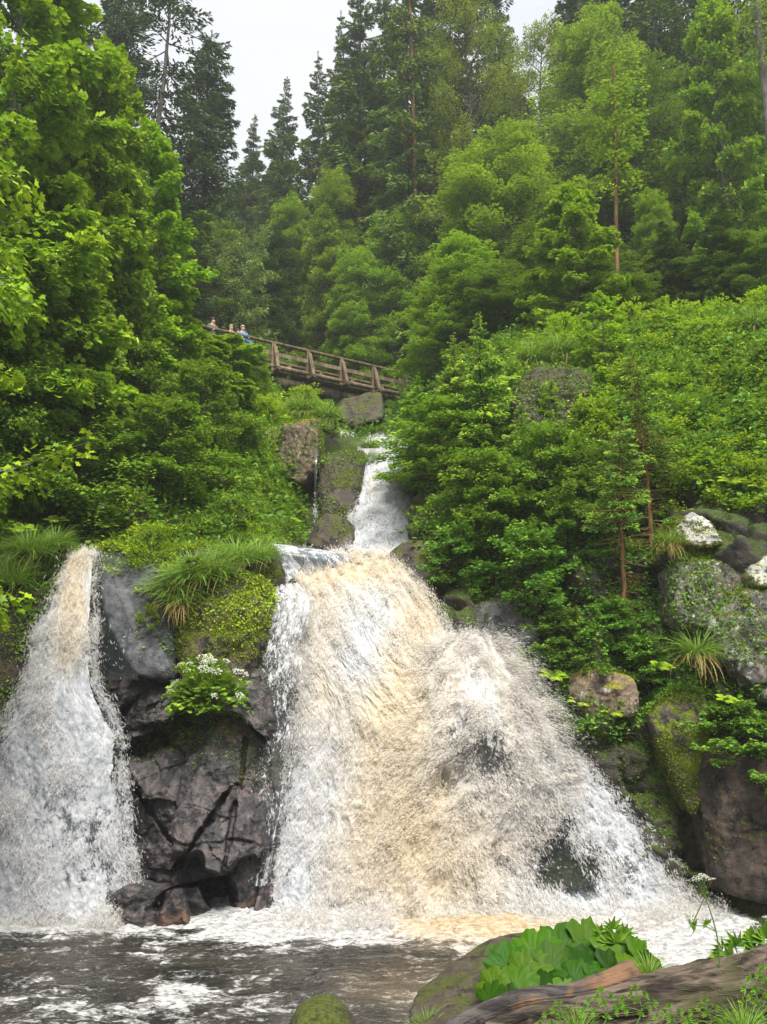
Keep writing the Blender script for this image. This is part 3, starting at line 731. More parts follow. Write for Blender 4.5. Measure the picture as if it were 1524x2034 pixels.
main = fall_sheet('waterfall', [
    (1098, 560, 800, 18.6, 18.3, 18.4), (1135, 552, 815, 17.6, 17.3, 17.4), (1175, 545, 850, 16.8, 16.6, 16.8), (1240, 545, 885, 16.2, 15.9, 16.2),
    (1300, 560, 905, 15.8, 15.5, 15.9), (1400, 590, 1015, 15.3, 14.95, 15.4), (1500, 575, 1150, 15.0, 14.6, 15.0), (1600, 548, 1240, 14.7, 14.3, 14.7), (1700, 520, 1320, 14.5, 14.05, 14.4),
    (1780, 495, 1375, 14.3, 13.85, 14.2), (1840, 480, 1420, 14.1, 13.7, 14.0)], 520, 640, M['foam'],
    'broad cream and white main waterfall thundering down the middle of the photo',
    tan=[(790, 1450, 70, 210, 0.7), (850, 1640, 170, 160, 0.45), (620, 1210, 70, 90, 0.4), (840, 1220, 50, 80, 0.5), (690, 1130, 130, 35, 0.65), (760, 1740, 110, 70, 0.3), (650, 1370, 80, 100, 0.25), (560, 1680, 90, 160, -.3), (1200, 1650, 160, 160, -.3), (730, 1290, 50, 90, -.3)],
    thin=[(1085, 1665, 85, 105, 1.0), (1180, 1735, 150, 60, 0.6), (930, 1490, 85, 65, 0.35), (610, 1640, 60, 120, 0.22), (560, 1740, 60, 90, 0.3), (730, 1270, 45, 80, 0.22), (1250, 1650, 60, 60, 0.15)],
    bulge=[(880, 1500, 130, 150, 0.35)], amp=0.11, base_thin=0.16, seed=1, drops=230000, edge_thin=1.5, edge_w=0.03, base_tan=0.30, edge_drops=.14)
# the bursting fan that shoots out of the ledge on the right
fall_sheet('waterfall', [
    (1262, 905, 985, 15.9, 15.6, 15.9), (1290, 870, 1020, 15.6, 15.1, 15.6), (1340, 835, 1055, 15.3, 14.45, 15.3), (1400, 810, 1090, 15.0, 13.95, 15.1),
    (1480, 760, 1140, 14.85, 13.8, 14.9), (1560, 730, 1135, 14.7, 13.9, 14.7), (1640, 720, 1080, 14.4, 13.85, 14.4), (1720, 700, 1050, 14.2, 13.8, 14.2), (1800, 690, 1050, 13.95, 13.65, 13.95), (1860, 690, 1060, 13.8, 13.5, 13.8)], 320, 420, M['foam'],
    'ragged bursting plume of tan spray thrown out on the right of the main waterfall',
    tan=[(810, 1500, 60, 230, 0.5), (850, 1690, 140, 120, 0.45), (960, 1400, 100, 120, 0.05)],
    thin=[(930, 1500, 80, 65, 0.9), (1010, 1540, 45, 50, 0.35), (880, 1650, 60, 60, 0.15), (960, 1740, 60, 50, 0.3)], amp=0.13, base_thin=0.22, seed=5, base_tan=0.42,
    drops=200000, edge_thin=1.7, edge_w=0.10, streak=0.8, edge_jit=0.05, edge_drops=0.22, spread=.07, edge_spread=.075, burst=1.0, elong=1.5)
fall_sheet('waterfall', [
    (1160, 540, 600, 16.4, 16.3, 16.4), (1200, 525, 640, 15.8, 15.6, 15.8), (1280, 518, 615, 15.4, 15.25, 15.5), (1360, 508, 618, 15.1, 14.95, 15.2), (1460, 495, 612, 14.85, 14.7, 15.0),
    (1560, 480, 592, 14.5, 14.4, 14.6), (1620, 505, 572, 14.2, 14.2, 14.35), (1700, 512, 548, 14.1, 14.1, 14.2), (1760, 505, 530, 13.95, 13.95, 14.0)], 130, 380, M['foam_fine'],
    'thin bluish veil of water sliding over rock along the left side of the main waterfall',
    thin=[(600, 1420, 40, 120, 0.35), (520, 1560, 60, 110, 0.45)], amp=0.03, base_thin=0.74, seed=9, drops=3500, edge_thin=1.2, edge_drops=.1)
fall_sheet('waterfall', [
    (1108, 140, 186, 16.3, 16.2, 16.3), (1103, 148, 186, 15.7, 15.6, 15.7), (1125, 138, 186, 15.2, 15.05, 15.2), (1180, 108, 186, 14.8, 14.65, 14.8), (1250, 82, 186, 14.5, 14.3, 14.5),
    (1350, 55, 188, 14.3, 14.1, 14.35), (1430, 12, 228, 14.25, 14.0, 14.3), (1500, -10, 244, 14.2, 13.9, 14.2), (1620, -25, 250, 14.1, 13.8, 14.1), (1740, -40, 270, 14.0, 13.7, 14.0), (1840, -50, 295, 13.9, 13.6, 13.9)],
    300, 560, M['foam'], 'narrow left waterfall widening from a single spout to a white curtain',
    tan=[(145, 1190, 40, 90, .85), (130, 1300, 40, 60, 0.5), (160, 1115, 40, 25, .5), (60, 1560, 60, 120, 0.25), (130, 1420, 80, 80, .2)],
    thin=[(120, 1640, 80, 120, 0.42), (30, 1500, 40, 80, 0.25), (210, 1700, 50, 120, 0.35), (150, 1760, 90, 60, 0.2), (110, 1345, 60, 25, 0.3)], amp=0.08, base_thin=0.12, seed=13, drops=80000, edge_thin=1.4, edge_w=.04, streak=0.25, edge_drops=.2)
fall_sheet('waterfall', [
    (1098, 180, 245, 16.0, 15.9, 16.0), (1104, 182, 242, 15.4, 15.35, 15.4), (1135, 184, 232, 15.05, 15.0, 15.05), (1220, 188, 268, 14.7, 14.65, 14.72), (1350, 205, 275, 14.45, 14.4, 14.45)],
    90, 220, M['foam_fine'], 'thin trickles running down the slate slab beside the left waterfall',
    thin=[(225, 1260, 60, 100, 0.55), (215, 1150, 30, 30, 0.1)], amp=0.012, base_thin=1.0, seed=17, drops=150)
fall_sheet('waterfall', [
    (872, 735, 800, 26.5, 26.4, 26.5), (884, 728, 805, 24.2, 24.0, 24.2), (930, 712, 824, 22.8, 22.5, 22.8), (990, 706, 834, 21.6, 21.3, 21.7), (1040, 696, 832, 20.6, 20.4, 20.8), (1080, 690, 812, 19.8, 19.5, 19.8), (1118, 665, 800, 18.9, 18.6, 18.9)],
    160, 260, M['foam'], 'upper waterfall dropping through the narrow gorge below the footbridge',
    tan=[(745, 960, 30, 60, 0.35)], thin=[(790, 980, 30, 40, 0.3)], amp=0.14, base_thin=0.0, seed=21, drops=40000, base_tan=0.05, edge_thin=1.3, drop_size=.013)
fall_sheet('cascade', [(846, 668, 690, 29.5, 29.4, 29.5), (858, 666, 700, 28.3, 28.2, 28.3), (885, 672, 722, 26.6, 26.5, 26.6), (892, 690, 735, 25.8, 25.7, 25.8)],
    60, 90, M['foam'], 'small white cascade tumbling between boulders just below the footbridge', cat='cascade', amp=0.08, base_thin=0.1, seed=25, drops=1500)
fall_sheet('water_sheet', [(1086, 560, 720, 19.0, 18.8, 18.9), (1079, 532, 690, 18.1, 18.0, 18.5), (1084, 538, 705, 17.6, 17.5, 18.2), (1100, 548, 712, 17.25, 17.3, 17.9), (1125, 560, 718, 17.2, 17.4, 17.8), (1165, 572, 720, 16.9, 17.6, 17.7)],
    150, 120, M['sheet'], 'smooth glassy sheet of water sliding over the lip above the main waterfall', cat='water sheet', thin=[(640, 1098, 70, 14, 0.5)], amp=0.03, base_thin=0.5, seed=27, drops=300, slant=20)
fall_sheet('trickle', [(892, 626, 633, 21.6, 21.6, 21.6), (940, 625, 630, 21.3, 21.3, 21.3), (1000, 624, 629, 21.1, 21.1, 21.1), (1062, 622, 632, 20.9, 20.9, 20.9)],
    16, 200, M['foam_fine'], 'hair thin trickle falling in front of the dark hollow', cat='trickle', amp=0.02, base_thin=0.85, seed=29, drops=200, edge_thin=0.2)

# pool surface
nx, ny = 760, 560
px_ = np.linspace(-16, 14, nx)
yy = np.concatenate([np.linspace(3.5, 8, 60, endpoint=False), np.linspace(8, 15.8, ny - 60)])
X, Y = np.meshgrid(px_, yy)
W0 = np.stack([X, Y, np.full_like(X, POOL_Z)], -1)
sx_, sy_ = PROJ(W0)
near_base = sstep(13.0, 13.9, Y)
mid_base = sstep(11.8, 13.4, Y)
pw = np.stack([X * 0.9, Y * 1.5, 0 * X], -1)
h = 0.045 * fbm(pw * 1.3, 4, 51) + 0.034 * ridged(pw * 3.2 + fbm(pw * 2, 2, 5)[..., None] * .5, 4, 52) + 0.008 * fbm(pw * 12, 3, 55)
rough_ = blobs(sx_, sy_, [(900, 1820, 420, 45, 1.0), (1350, 1820, 220, 60, 0.7), (120, 1840, 220, 30, 0.7), (560, 1830, 120, 30, 0.8)])
h = h + rough_ * (0.09 * ridged(pw * 2.2, 4, 57) + 0.04 * fbm(pw * 9, 3, 58) + 0.03)
h = h + 0.22 * np.exp(-(((X - 1.35) / 1.15) ** 2 + ((Y - 13.0) / 0.5) ** 2)) + 0.10 * near_base * sstep(-3.4, -2.6, X)
foam_ = 0.31 + blobs(sx_, sy_, [(900, 1810, 560, 42, 1.2), (1330, 1840, 330, 60, 1.1), (110, 1838, 260, 22, 1.0), (560, 1840, 160, 32, 0.75), (900, 1855, 420, 30, 0.35), (350, 1972, 70, 42, 0.62), (260, 2010, 240, 25, 0.25), (40, 2010, 110, 30, 0.35),
                          (90, 1960, 140, 20, 0.15), (1180, 1890, 170, 30, 0.4), (460, 1880, 200, 18, 0.22), (760, 1935, 120, 40, -0.12), (380, 1925, 120, 14, -0.2), (1500, 1870, 200, 60, 0.7)])
foam_ = foam_ * (.92 + .5 * fbm(pw * 1.1, 3, 71)) - blobs(sx_, sy_, [(930, 1850, 100, 22, 0.45)]) + 0.25 * near_base
tan_ = blobs(sx_, sy_, [(920, 1845, 150, 40, 1.0), (850, 1800, 300, 25, 0.5), (800, 1960, 200, 60, 0.35), (1130, 1870, 220, 30, 0.45), (60, 1835, 120, 15, 0.3)])
W0[..., 2] += h
pool = mesh('pool_water', W0.reshape(-1, 3), [grid_faces(ny, nx)], M['pool'], {'foam': np.clip(foam_, 0, 1.5).ravel(), 'tan': np.clip(tan_, 0, 1).ravel()}, smooth=True)
tag(pool, 'dark rippled plunge pool with drifting foam below the waterfalls', kind='structure')

# spray kicked up along the foot of the falls
rg = np.random.default_rng(77)
def splash(name, segs, n, hgt, label, tanv):
    g = Geo(); k = rg.integers(0, len(segs), n)
    S = np.array(segs, float)
    t = rg.random(n); x = S[k, 0] * (1 - t) + S[k, 2] * t; y = S[k, 1] * (1 - t) + S[k, 3] * t
    cl = 0.5 + 0.5 * vnoise(np.stack([x * 3.1, x * 0, x * 0], -1), 8)
    p = np.stack([x, y + rg.normal(0, .20, n), POOL_Z + 0.02 + np.abs(rg.normal(0, 1, n)) * hgt * (0.3 + 1.2 * cl)], -1)
    TVd = np.array([[-1.3, 0, 0], [0, -.6, .1], [1.3, 0, 0], [0, .6, -.1]], float); TTd = np.array([[0, 1, 2, 3]])
    inst(g, (TVd, TTd), p, rg.normal(0, 1, (n, 3)) + np.array([0, -.3, 1.0]), rg.normal(0, 1, (n, 3)), 0.013 * rg.lognormal(0, .45, n), np.clip(tanv + rg.normal(0, .15, n), 0, 1))
    o = g.build(name, M['drops'], smooth=True); tag(o, label, 'spray', kind='stuff'); return o
splash('spray', [(-6.3, 13.9, -3.9, 13.7), (-2.3, 13.7, 0.0, 13.5), (0.0, 13.45, 2.5, 13.5), (2.5, 13.5, 5.2, 13.9)], 120000, 0.11, 'white spray kicked up along the foot of the waterfalls', 0.3)
# ------------------------------------------------------------------ leaf shapes
def poly_leaf(pts, fold=0.12, droop=0.15):
    """pts: outline (x along, y half-widths both sides given fully); fan from the leaf's base centre"""
    pts = np.array(pts, float)
    c = np.array([[0.38, 0.0]])
    XY = np.concatenate([c, pts]); r = np.abs(XY[:, 1])
    Z = fold * r - droop * XY[:, 0] ** 2
    V = np.concatenate([XY, Z[:, None]], 1)
    n = len(pts)
    T = np.array([[0, i + 1, (i + 1) % n + 1] for i in range(n)])
    return V, T
MAPLE = poly_leaf([(0, 0), (-.08, -.22), (.10, -.50), (.28, -.30), (.62, -.48), (.60, -.18), (1.0, 0), (.60, .18), (.62, .48), (.28, .30), (.10, .50), (-.08, .22)])
MAPLE_S = (np.array([[0, 0, 0], [.2, -.42, .04], [.5, -.16, 0], [.62, -.40, 0], [1, 0, -.15], [.62, .40, 0], [.5, .16, 0], [.2, .42, .04]], float),
           np.array([[0, 1, 2], [2, 3, 4], [0, 2, 4], [0, 4, 6], [4, 5, 6], [0, 6, 7]]))
OVAL = (np.array([[0, 0, 0], [.45, -.30, .04], [1, 0, -.10], [.45, .30, .04]], float), np.array([[0, 1, 2], [0, 2, 3]]))
LANCE = (np.array([[0, 0, 0], [.4, -.17, .03], [1, 0, -.12], [.4, .17, .03]], float), np.array([[0, 1, 2], [0, 2, 3]]))
NEEDLE = (np.array([[0, 0, 0], [.35, -.16, -.02], [1, 0, -.08], [.35, .16, -.02], [.4, 0, .12]], float), np.array([[0, 1, 4], [1, 2, 4], [2, 3, 4], [3, 0, 4]]))
def blade(w=.012, bend=.5, seg=4):
    t = np.linspace(0, 1, seg + 1); V = []; T = []
    for i, q in enumerate(t):
        ww = w * (1 - q ** 1.5) + .003
        x = q * (1 - bend * .25 * q * q); zz = -bend * q ** 2.3
        V += [(x, -ww, zz), (x, ww, zz)]
    for i in range(seg): a = 2 * i; T += [(a, a + 1, a + 3), (a, a + 3, a + 2)]
    return np.array(V, float), np.array(T)
BLADE = blade(); BLADE_BEND = blade(.011, .55, 6)

def rand_dirs(rg, n): return unit(rg.normal(0, 1, (n, 3)))
UP = np.array([0, 0, 1.0])

def spray_leaves(g, rg, cen, dirs, size, n, leaf, leaf_size, flat=0.09, tilt=0.45, vb=0.45, vs=0.22, twig=None, droop=0.25):
    """leafy sprays: cen (K,3) starts, dirs (K,3) growth directions, size (K,)"""
    K = len(cen)
    dirs = unit(dirs); lat = unit(np.cross(dirs, UP)); nn = np.cross(lat, dirs)
    u = rg.random((K, n)) ** 0.8; wv = np.sin(PI * np.clip(u, 0, 1) ** 0.75) * 0.42 + 0.06
    s = rg.uniform(-1, 1, (K, n)) * wv
    S = size[:, None, None]
    p = cen[:, None] + S * (u[..., None] * dirs[:, None] + s[..., None] * lat[:, None]) + S * ((rg.normal(0, flat, (K, n)) - droop * (u ** 2) * .5 - droop * np.abs(s))[..., None] * nn[:, None])
    ang = s / np.maximum(wv, .05) * 1.0 + rg.normal(0, .35, (K, n))
    a = np.cos(ang)[..., None] * dirs[:, None] + np.sin(ang)[..., None] * lat[:, None] + np.array([0, 0, -.25])
    nrm = nn[:, None] * .55 + UP * .55 + rg.normal(0, tilt, (K, n, 3))
    kv = rg.normal(0, vs * .6, (K, 1)); v = vb + kv + rg.normal(0, vs * .6, (K, n)) + 0.18 * (u - .5)
    ls = leaf_size * rg.uniform(.7, 1.25, (K, n))
    inst(g, leaf, p.reshape(-1, 3), a.reshape(-1, 3), nrm.reshape(-1, 3), ls.ravel(), np.clip(v.ravel(), 0, 1))
    if twig is not None:
        m = 4; t = np.linspace(0, .9, m)[None, :, None]
        PT = cen[:, None] + S * (t * dirs[:, None] - droop * .5 * t ** 2 * nn[:, None])
        R = np.linspace(1, .35, m)[None] * (0.006 + 0.007 * size[:, None])
        tubes(twig, PT, R, 3)

def broadleaf(name, seed, H, R, bark, leafm, leaf=OVAL, leaf_size=.1, limbs=46, sprays=9, n=46, h0=.12, prof='egg', rise=.55, trunk_r=None, spray=.9, tilt=.45, vb=.45, vs=.22, lean=0., crook=.04, sub_up=.15, droop=.25, bare=0):
    """a broad-leaved tree: trunk with limbs (part trunk) and a crown of leafy sprays (part crown). Base at the origin."""
    rg = np.random.default_rng(seed)
    root = empty(name)
    tw = Geo(); cr = Geo()
    m = 12; t = np.linspace(0, 1, m)
    wob = np.cumsum(rg.normal(0, crook * H / m, (m, 2)), 0); wob -= wob[0]
    tp = np.stack([wob[:, 0] + lean * H * t ** 1.5, wob[:, 1], t * H * .96], -1)
    tr = trunk_r or H * .013
    tube(tw, tp, tr * (1 - t * .88), 8)
    hs = h0 + (1 - h0) * ((np.arange(limbs) + .5) / limbs) ** .85 * .97
    az = np.arange(limbs) * 2.399 + rg.normal(0, .3, limbs)
    C, D, S = [], [], []
    for i in range(limbs):
        tt = (hs[i] - h0) / (1 - h0)
        pr = {'egg': math.sin(PI * min(1, .18 + .82 * tt) ** .8) ** .7, 'cone': (1 - tt) ** .75 * .95 + .07, 'umbrella': .35 + .65 * math.sin(PI * .5 * min(1, tt * 1.3)) * (1 if tt < .8 else (1 - tt) * 4 + .2), 'column': (.75 + .25 * math.sin(PI * tt)) * (1 if tt < .75 else math.sqrt(max(.02, (1 - tt) * 4)))}[prof]
        L = R * pr * rg.uniform(.55, 1.22)
        b = np.array([np.interp(hs[i] * H, tp[:, 2], tp[:, k]) for k in range(2)] + [hs[i] * H * .96])
        el = rise * (0.35 + .9 * tt) + rg.normal(0, .12)
        d = np.array([math.cos(az[i]) * math.cos(el), math.sin(az[i]) * math.cos(el), math.sin(el)])
        q = np.linspace(0, 1, 6)[:, None]
        cv = b + L * q * d + np.array([0, 0, -.22 * L]) * q ** 2.2 + np.cumsum(rg.normal(0, .025 * L, (6, 3)), 0) * (q > 0)
        tube(tw, cv, tr * (1 - hs[i] * .8) * .5 * (1 - q[:, 0] * .8) + .004, 5, cap=False)
        k = max(3, int(sprays * (.5 + .5 * pr)))
        f = .22 + .78 * ((np.arange(k) + rg.random(k)) / k) ** .8
        base = np.stack([np.interp(f, q[:, 0], cv[:, a]) for a in range(3)], -1)
        side = rg.choice([-1, 1], k) * rg.uniform(.35, 1.15, k) * (1 - .5 * f)
        side[-1] = 0
        hd = np.array([d[0], d[1], 0]); hd /= np.linalg.norm(hd) + 1e-6; lt = np.array([-hd[1], hd[0], 0])
        dd = np.cos(side)[:, None] * hd + np.sin(side)[:, None] * lt + np.array([0, 0, 1.]) * (sub_up + .35 * (tt > .8) + rg.normal(0, .16, k))[:, None]
        C.append(base); D.append(dd); S.append(spray * R * .38 * rg.uniform(.6, 1.25, k) * (1.1 - .45 * f) + .12)
    # top leader sprays
    k = 8; C.append(np.repeat(tp[-1:], k, 0) + rg.normal(0, .03 * R, (k, 3))); a = rg.random(k) * 6.28
    D.append(np.stack([np.cos(a) * .7, np.sin(a) * .7, rg.uniform(.3, 1.2, k)], -1)); S.append(np.full(k, spray * R * .22 + .1))
    C, D, S = np.concatenate(C), np.concatenate(D), np.concatenate(S)
    spray_leaves(cr, rg, C, D, S, n, leaf, leaf_size, tilt=tilt, vb=vb, vs=vs, twig=tw, droop=droop)
    tw.build('trunk', bark, root, smooth=True); cr.build('crown', leafm, root)
    root['_H'] = H; root['_R'] = R
    return root

def conifer(name, seed, H, R, bark, leafm, whorl=.42, per=6, shoots=60, shoot=.2, h0=.08, droop=.35, prof=.85, trunk_r=None, tip_v=.3, bare_frac=0., irregular=.18, vb=.4, width=1.0, clump=0.0, lean=0.0, dead=0):
    rg = np.random.default_rng(seed)
    root = empty(name); tw = Geo(); cr = Geo()
    m = 14; t = np.linspace(0, 1, m); wob = np.cumsum(rg.normal(0, .004 * H, (m, 2)), 0); wob -= wob[0]
    tp = np.stack([wob[:, 0] + lean * H * t, wob[:, 1], t * H], -1); tr = trunk_r or H * .011
    tube(tw, tp, tr * (1 - t * .95) + .004, 8)
    zs = np.arange(h0 * H, H * .985, whorl)
    B, L, Dz, AZ = [], [], [], []
    for z in zs:
        tt = (z / H - h0) / (1 - h0)
        k = max(3, int(round(per * (.7 + .5 * (1 - tt)))))
        for j in range(k):
            if clump and vnoise(np.array([[z * clump, j * 1.7, seed]]), 3)[0] > .25: continue
            r = R * ((1 - tt) ** prof * .96 + .035) * rg.uniform(1 - irregular * 1.5, 1 + irregular)
            B.append([np.interp(z, tp[:, 2], tp[:, 0]), np.interp(z, tp[:, 2], tp[:, 1]), z + rg.normal(0, whorl * .25)]); L.append(r)
            AZ.append(j * 2 * PI / k + rg.uniform(0, 6.28)); Dz.append(droop * (1 - tt * 1.5) + rg.normal(0, .08))
    B, L, AZ, Dz = map(np.array, (B, L, AZ, Dz)); K = len(B)
    hd = np.stack([np.cos(AZ), np.sin(AZ), 0 * AZ], -1); lt = np.stack([-np.sin(AZ), np.cos(AZ), 0 * AZ], -1)
    q = np.linspace(0, 1, 6)
    def curve(u):   # height along the branch: sag then lifted tip
        return -Dz[:, None] * (u * 1.0) + 0.32 * u ** 2.5 * np.maximum(Dz[:, None], .1)
    PT = B[:, None] + L[:, None, None] * (q[None, :, None] * hd[:, None] + curve(q[None])[..., None] * UP)
    tubes(tw, PT, (0.012 + .012 * L)[:, None] * (1 - .8 * q[None]), 3)
    ns = shoots
    u = rg.random((K, ns)) ** .75; ww = width * (.34 * (1 - u) ** .8 + .05) * (u > .0); s = rg.uniform(-1, 1, (K, ns)); s = np.sign(s) * np.abs(s) ** .8 * ww
    hang = -np.abs(rg.normal(0, .05, (K, ns))) - .35 * np.abs(s)
    p = B[:, None] + L[:, None, None] * (u[..., None] * hd[:, None] + s[..., None] * lt[:, None] + (curve(u) + hang)[..., None] * UP)
    a = hd[:, None] * .8 + lt[:, None] * (np.sign(s) * .75)[..., None] + UP * rg.normal(-.18, .22, (K, ns))[..., None]
    nrm = UP + rg.normal(0, .45, (K, ns, 3))
    v = vb + rg.normal(0, .16, (K, 1)) + rg.normal(0, .12, (K, ns)) + tip_v * (u > .82) + tip_v * .6 * (np.abs(s) > .8 * ww)
    sz = shoot * rg.uniform(.6, 1.3, (K, ns)) * np.clip(L[:, None] / (R * .45), .35, 1.1)
    inst(cr, NEEDLE, p.reshape(-1, 3), a.reshape(-1, 3), nrm.reshape(-1, 3), sz.ravel(), np.clip(v.ravel(), 0, 1))
    # leader
    lp = tp[-1] + np.stack([rg.normal(0, .02, 30), rg.normal(0, .02, 30), -rg.random(30) * whorl * 1.6], -1)
    inst(cr, NEEDLE, lp, np.stack([rg.normal(0, .5, 30), rg.normal(0, .5, 30), np.full(30, .9)], -1), rand_dirs(rg, 30), shoot * .6, np.clip(vb + tip_v, 0, 1))
    if dead:
        az = rg.random(dead) * 6.28; z = rg.uniform(.1, h0 + .15, dead) * H; Ld = R * rg.uniform(.3, .9, dead)
        q = np.linspace(0, 1, 5)
        PTd = np.stack([np.interp(z, tp[:, 2], tp[:, 0]), np.interp(z, tp[:, 2], tp[:, 1]), z], -1)[:, None] + Ld[:, None, None] * (q[None, :, None] * np.stack([np.cos(az), np.sin(az), -.15 + 0 * az], -1)[:, None]) + np.cumsum(rg.normal(0, .02, (dead, 5, 3)), 1)
        tubes(tw, PTd, .012 * (1 - .8 * q[None]) + 0 * Ld[:, None] + .002, 3)
    tw.build('trunk', bark, root, smooth=True); cr.build('crown', leafm, root)
    root['_H'] = H; root['_R'] = R
    return root

PROTO = {}; USED = {}
def proto(key, maker):
    PROTO[key] = maker; USED[key] = None
def place(key, px, py, d, label, cat='tree', group=None, wide=None, hw=None, yb=None, rot=None, sink=.4, H=None, tilt=(0, 0), name=None, base=None):
    """set a tree so that its top is seen at (px, py) at distance d and its foot stands on the ground"""
    if USED[key] is None:
        USED[key] = PROTO[key](); o = USED[key]; USED[key + '#H'] = o['_H']; USED[key + '#R'] = o['_R']; del o['_H']; del o['_R']
    else:
        o = copy_tree(USED[key])
    h0 = USED[key + '#H']
    top = P(px, py, d)
    gz = ground_z(top[0], top[1]) if base is None else base
    if gz < -8: gz = -2.0
    if yb is not None: H = top[2] - P(px, yb, d)[2] + sink * .5
    hh = H or max(1.0, top[2] - gz + sink)
    s = hh / h0
    if hw is not None: wide = (hw * d / F_PX) / (USED[key + '#R'] * s)
    if wide is None: wide = 1.0
    o.location = (top[0], top[1], top[2] - hh)
    o.scale = (s * wide, s * wide, s)
    rnd = random.Random(int(px * 7 + py * 13 + d * 101))
    o.rotation_euler = (tilt[0], tilt[1], rnd.uniform(0, 6.28) if rot is None else rot)
    for k in ('label', 'category', 'group'):
        if k in o: del o[k]
    return tag(o, label, cat, group)

proto('spruce', lambda: conifer('spruce_tree', 1, 24, 3.6, M['bark'], M['spruce'], whorl=.5, per=6, shoots=170, shoot=.30, h0=.04, droop=.40, prof=.8))
proto('spruce_b', lambda: conifer('spruce_tree', 2, 24, 3.2, M['bark_grey'], M['spruce'], whorl=.55, per=6, shoots=160, shoot=.30, h0=.08, droop=.45, prof=.7, irregular=.3))
proto('fir', lambda: conifer('fir_tree', 3, 24, 3.8, M['bark'], M['fir'], whorl=.5, per=7, shoots=180, shoot=.28, h0=.05, droop=.15, prof=.45, irregular=.32))
proto('fir_thin', lambda: conifer('fir_tree', 4, 26, 3.4, M['bark_grey'], M['fir'], whorl=.8, per=5, shoots=90, shoot=.34, h0=.52, droop=.22, prof=.25, irregular=.4, clump=.5, trunk_r=.30))
proto('beech', lambda: broadleaf('beech_tree', 11, 12, 3.2, M['bark_grey'], M['beech'], OVAL, .13, limbs=76, sprays=9, n=120, h0=.04, tilt=.6, spray=1.25, droop=.35, prof='egg', rise=.4))
proto('beech_b', lambda: broadleaf('beech_tree', 12, 12, 2.8, M['bark_grey'], M['beech'], OVAL, .125, limbs=76, sprays=8, n=120, h0=.03, tilt=.6, spray=1.25, droop=.35, prof='cone', rise=.45))
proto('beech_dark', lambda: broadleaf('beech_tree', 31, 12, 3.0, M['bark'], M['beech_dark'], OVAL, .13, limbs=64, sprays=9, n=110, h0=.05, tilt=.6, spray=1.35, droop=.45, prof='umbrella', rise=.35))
proto('oak', lambda: broadleaf('oak_tree', 13, 14, 4.4, M['bark'], M['ash'], OVAL, .14, limbs=60, sprays=11, n=64, h0=.12, prof='egg', rise=.6, crook=.1, trunk_r=.2))
proto('maple', lambda: broadleaf('maple_tree', 14, 10, 2.3, M['bark_grey'], M['maple'], MAPLE_S, .155, limbs=80, sprays=9, n=50, h0=.05, tilt=.55, prof='egg', rise=.45))
proto('maple_b', lambda: broadleaf('maple_tree', 15, 8, 2.0, M['bark_grey'], M['maple'], MAPLE_S, .17, limbs=70, sprays=9, n=44, h0=.06, prof='column', rise=.5))
proto('maple_near', lambda: broadleaf('maple_tree', 16, 8, 2.6, M['bark_grey'], M['maple'], MAPLE, .13, limbs=40, sprays=9, n=34, h0=.62, prof='egg', rise=.35, tilt=.4, vb=.5))
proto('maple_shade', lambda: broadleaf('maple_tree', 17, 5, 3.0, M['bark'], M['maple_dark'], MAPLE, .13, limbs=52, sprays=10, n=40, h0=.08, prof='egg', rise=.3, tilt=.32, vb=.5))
proto('sapling', lambda: broadleaf('maple_sapling', 18, 5, 1.5, M['bark_grey'], M['maple'], MAPLE, .13, limbs=22, sprays=6, n=22, h0=.3, prof='cone', rise=.6, vb=.55))
proto('grey_bush', lambda: broadleaf('willow_tree', 19, 5, 2.2, M['bark'], M['grey_leaf'], LANCE, .13, limbs=36, sprays=9, n=42, prof='umbrella', rise=.6, vb=.5))
proto('shrub', lambda: broadleaf('shrub', 20, 1.6, 1.0, M['bark'], M['herb'], OVAL, .075, limbs=26, sprays=7, n=30, h0=.03, prof='egg', rise=.8, sub_up=.4, trunk_r=.02, spray=1.0))
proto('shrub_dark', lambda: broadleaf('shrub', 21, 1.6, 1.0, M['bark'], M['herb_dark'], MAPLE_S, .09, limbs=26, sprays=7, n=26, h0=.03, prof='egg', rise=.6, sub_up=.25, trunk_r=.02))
proto('young_spruce', lambda: conifer('young_spruce', 22, 4.2, 1.55, M['bark'], M['young_spruce'], whorl=.19, per=8, shoots=100, shoot=.13, h0=.03, droop=.12, prof=.85, trunk_r=.05, tip_v=.4, vb=.42))
proto('thin_spruce', lambda: conifer('thin_spruce', 23, 6.0, 1.15, M['bark_orange'], M['young_spruce'], whorl=.22, per=6, shoots=60, shoot=.11, h0=.50, droop=.15, prof=.5, trunk_r=.085, tip_v=.3, vb=.25, dead=70))
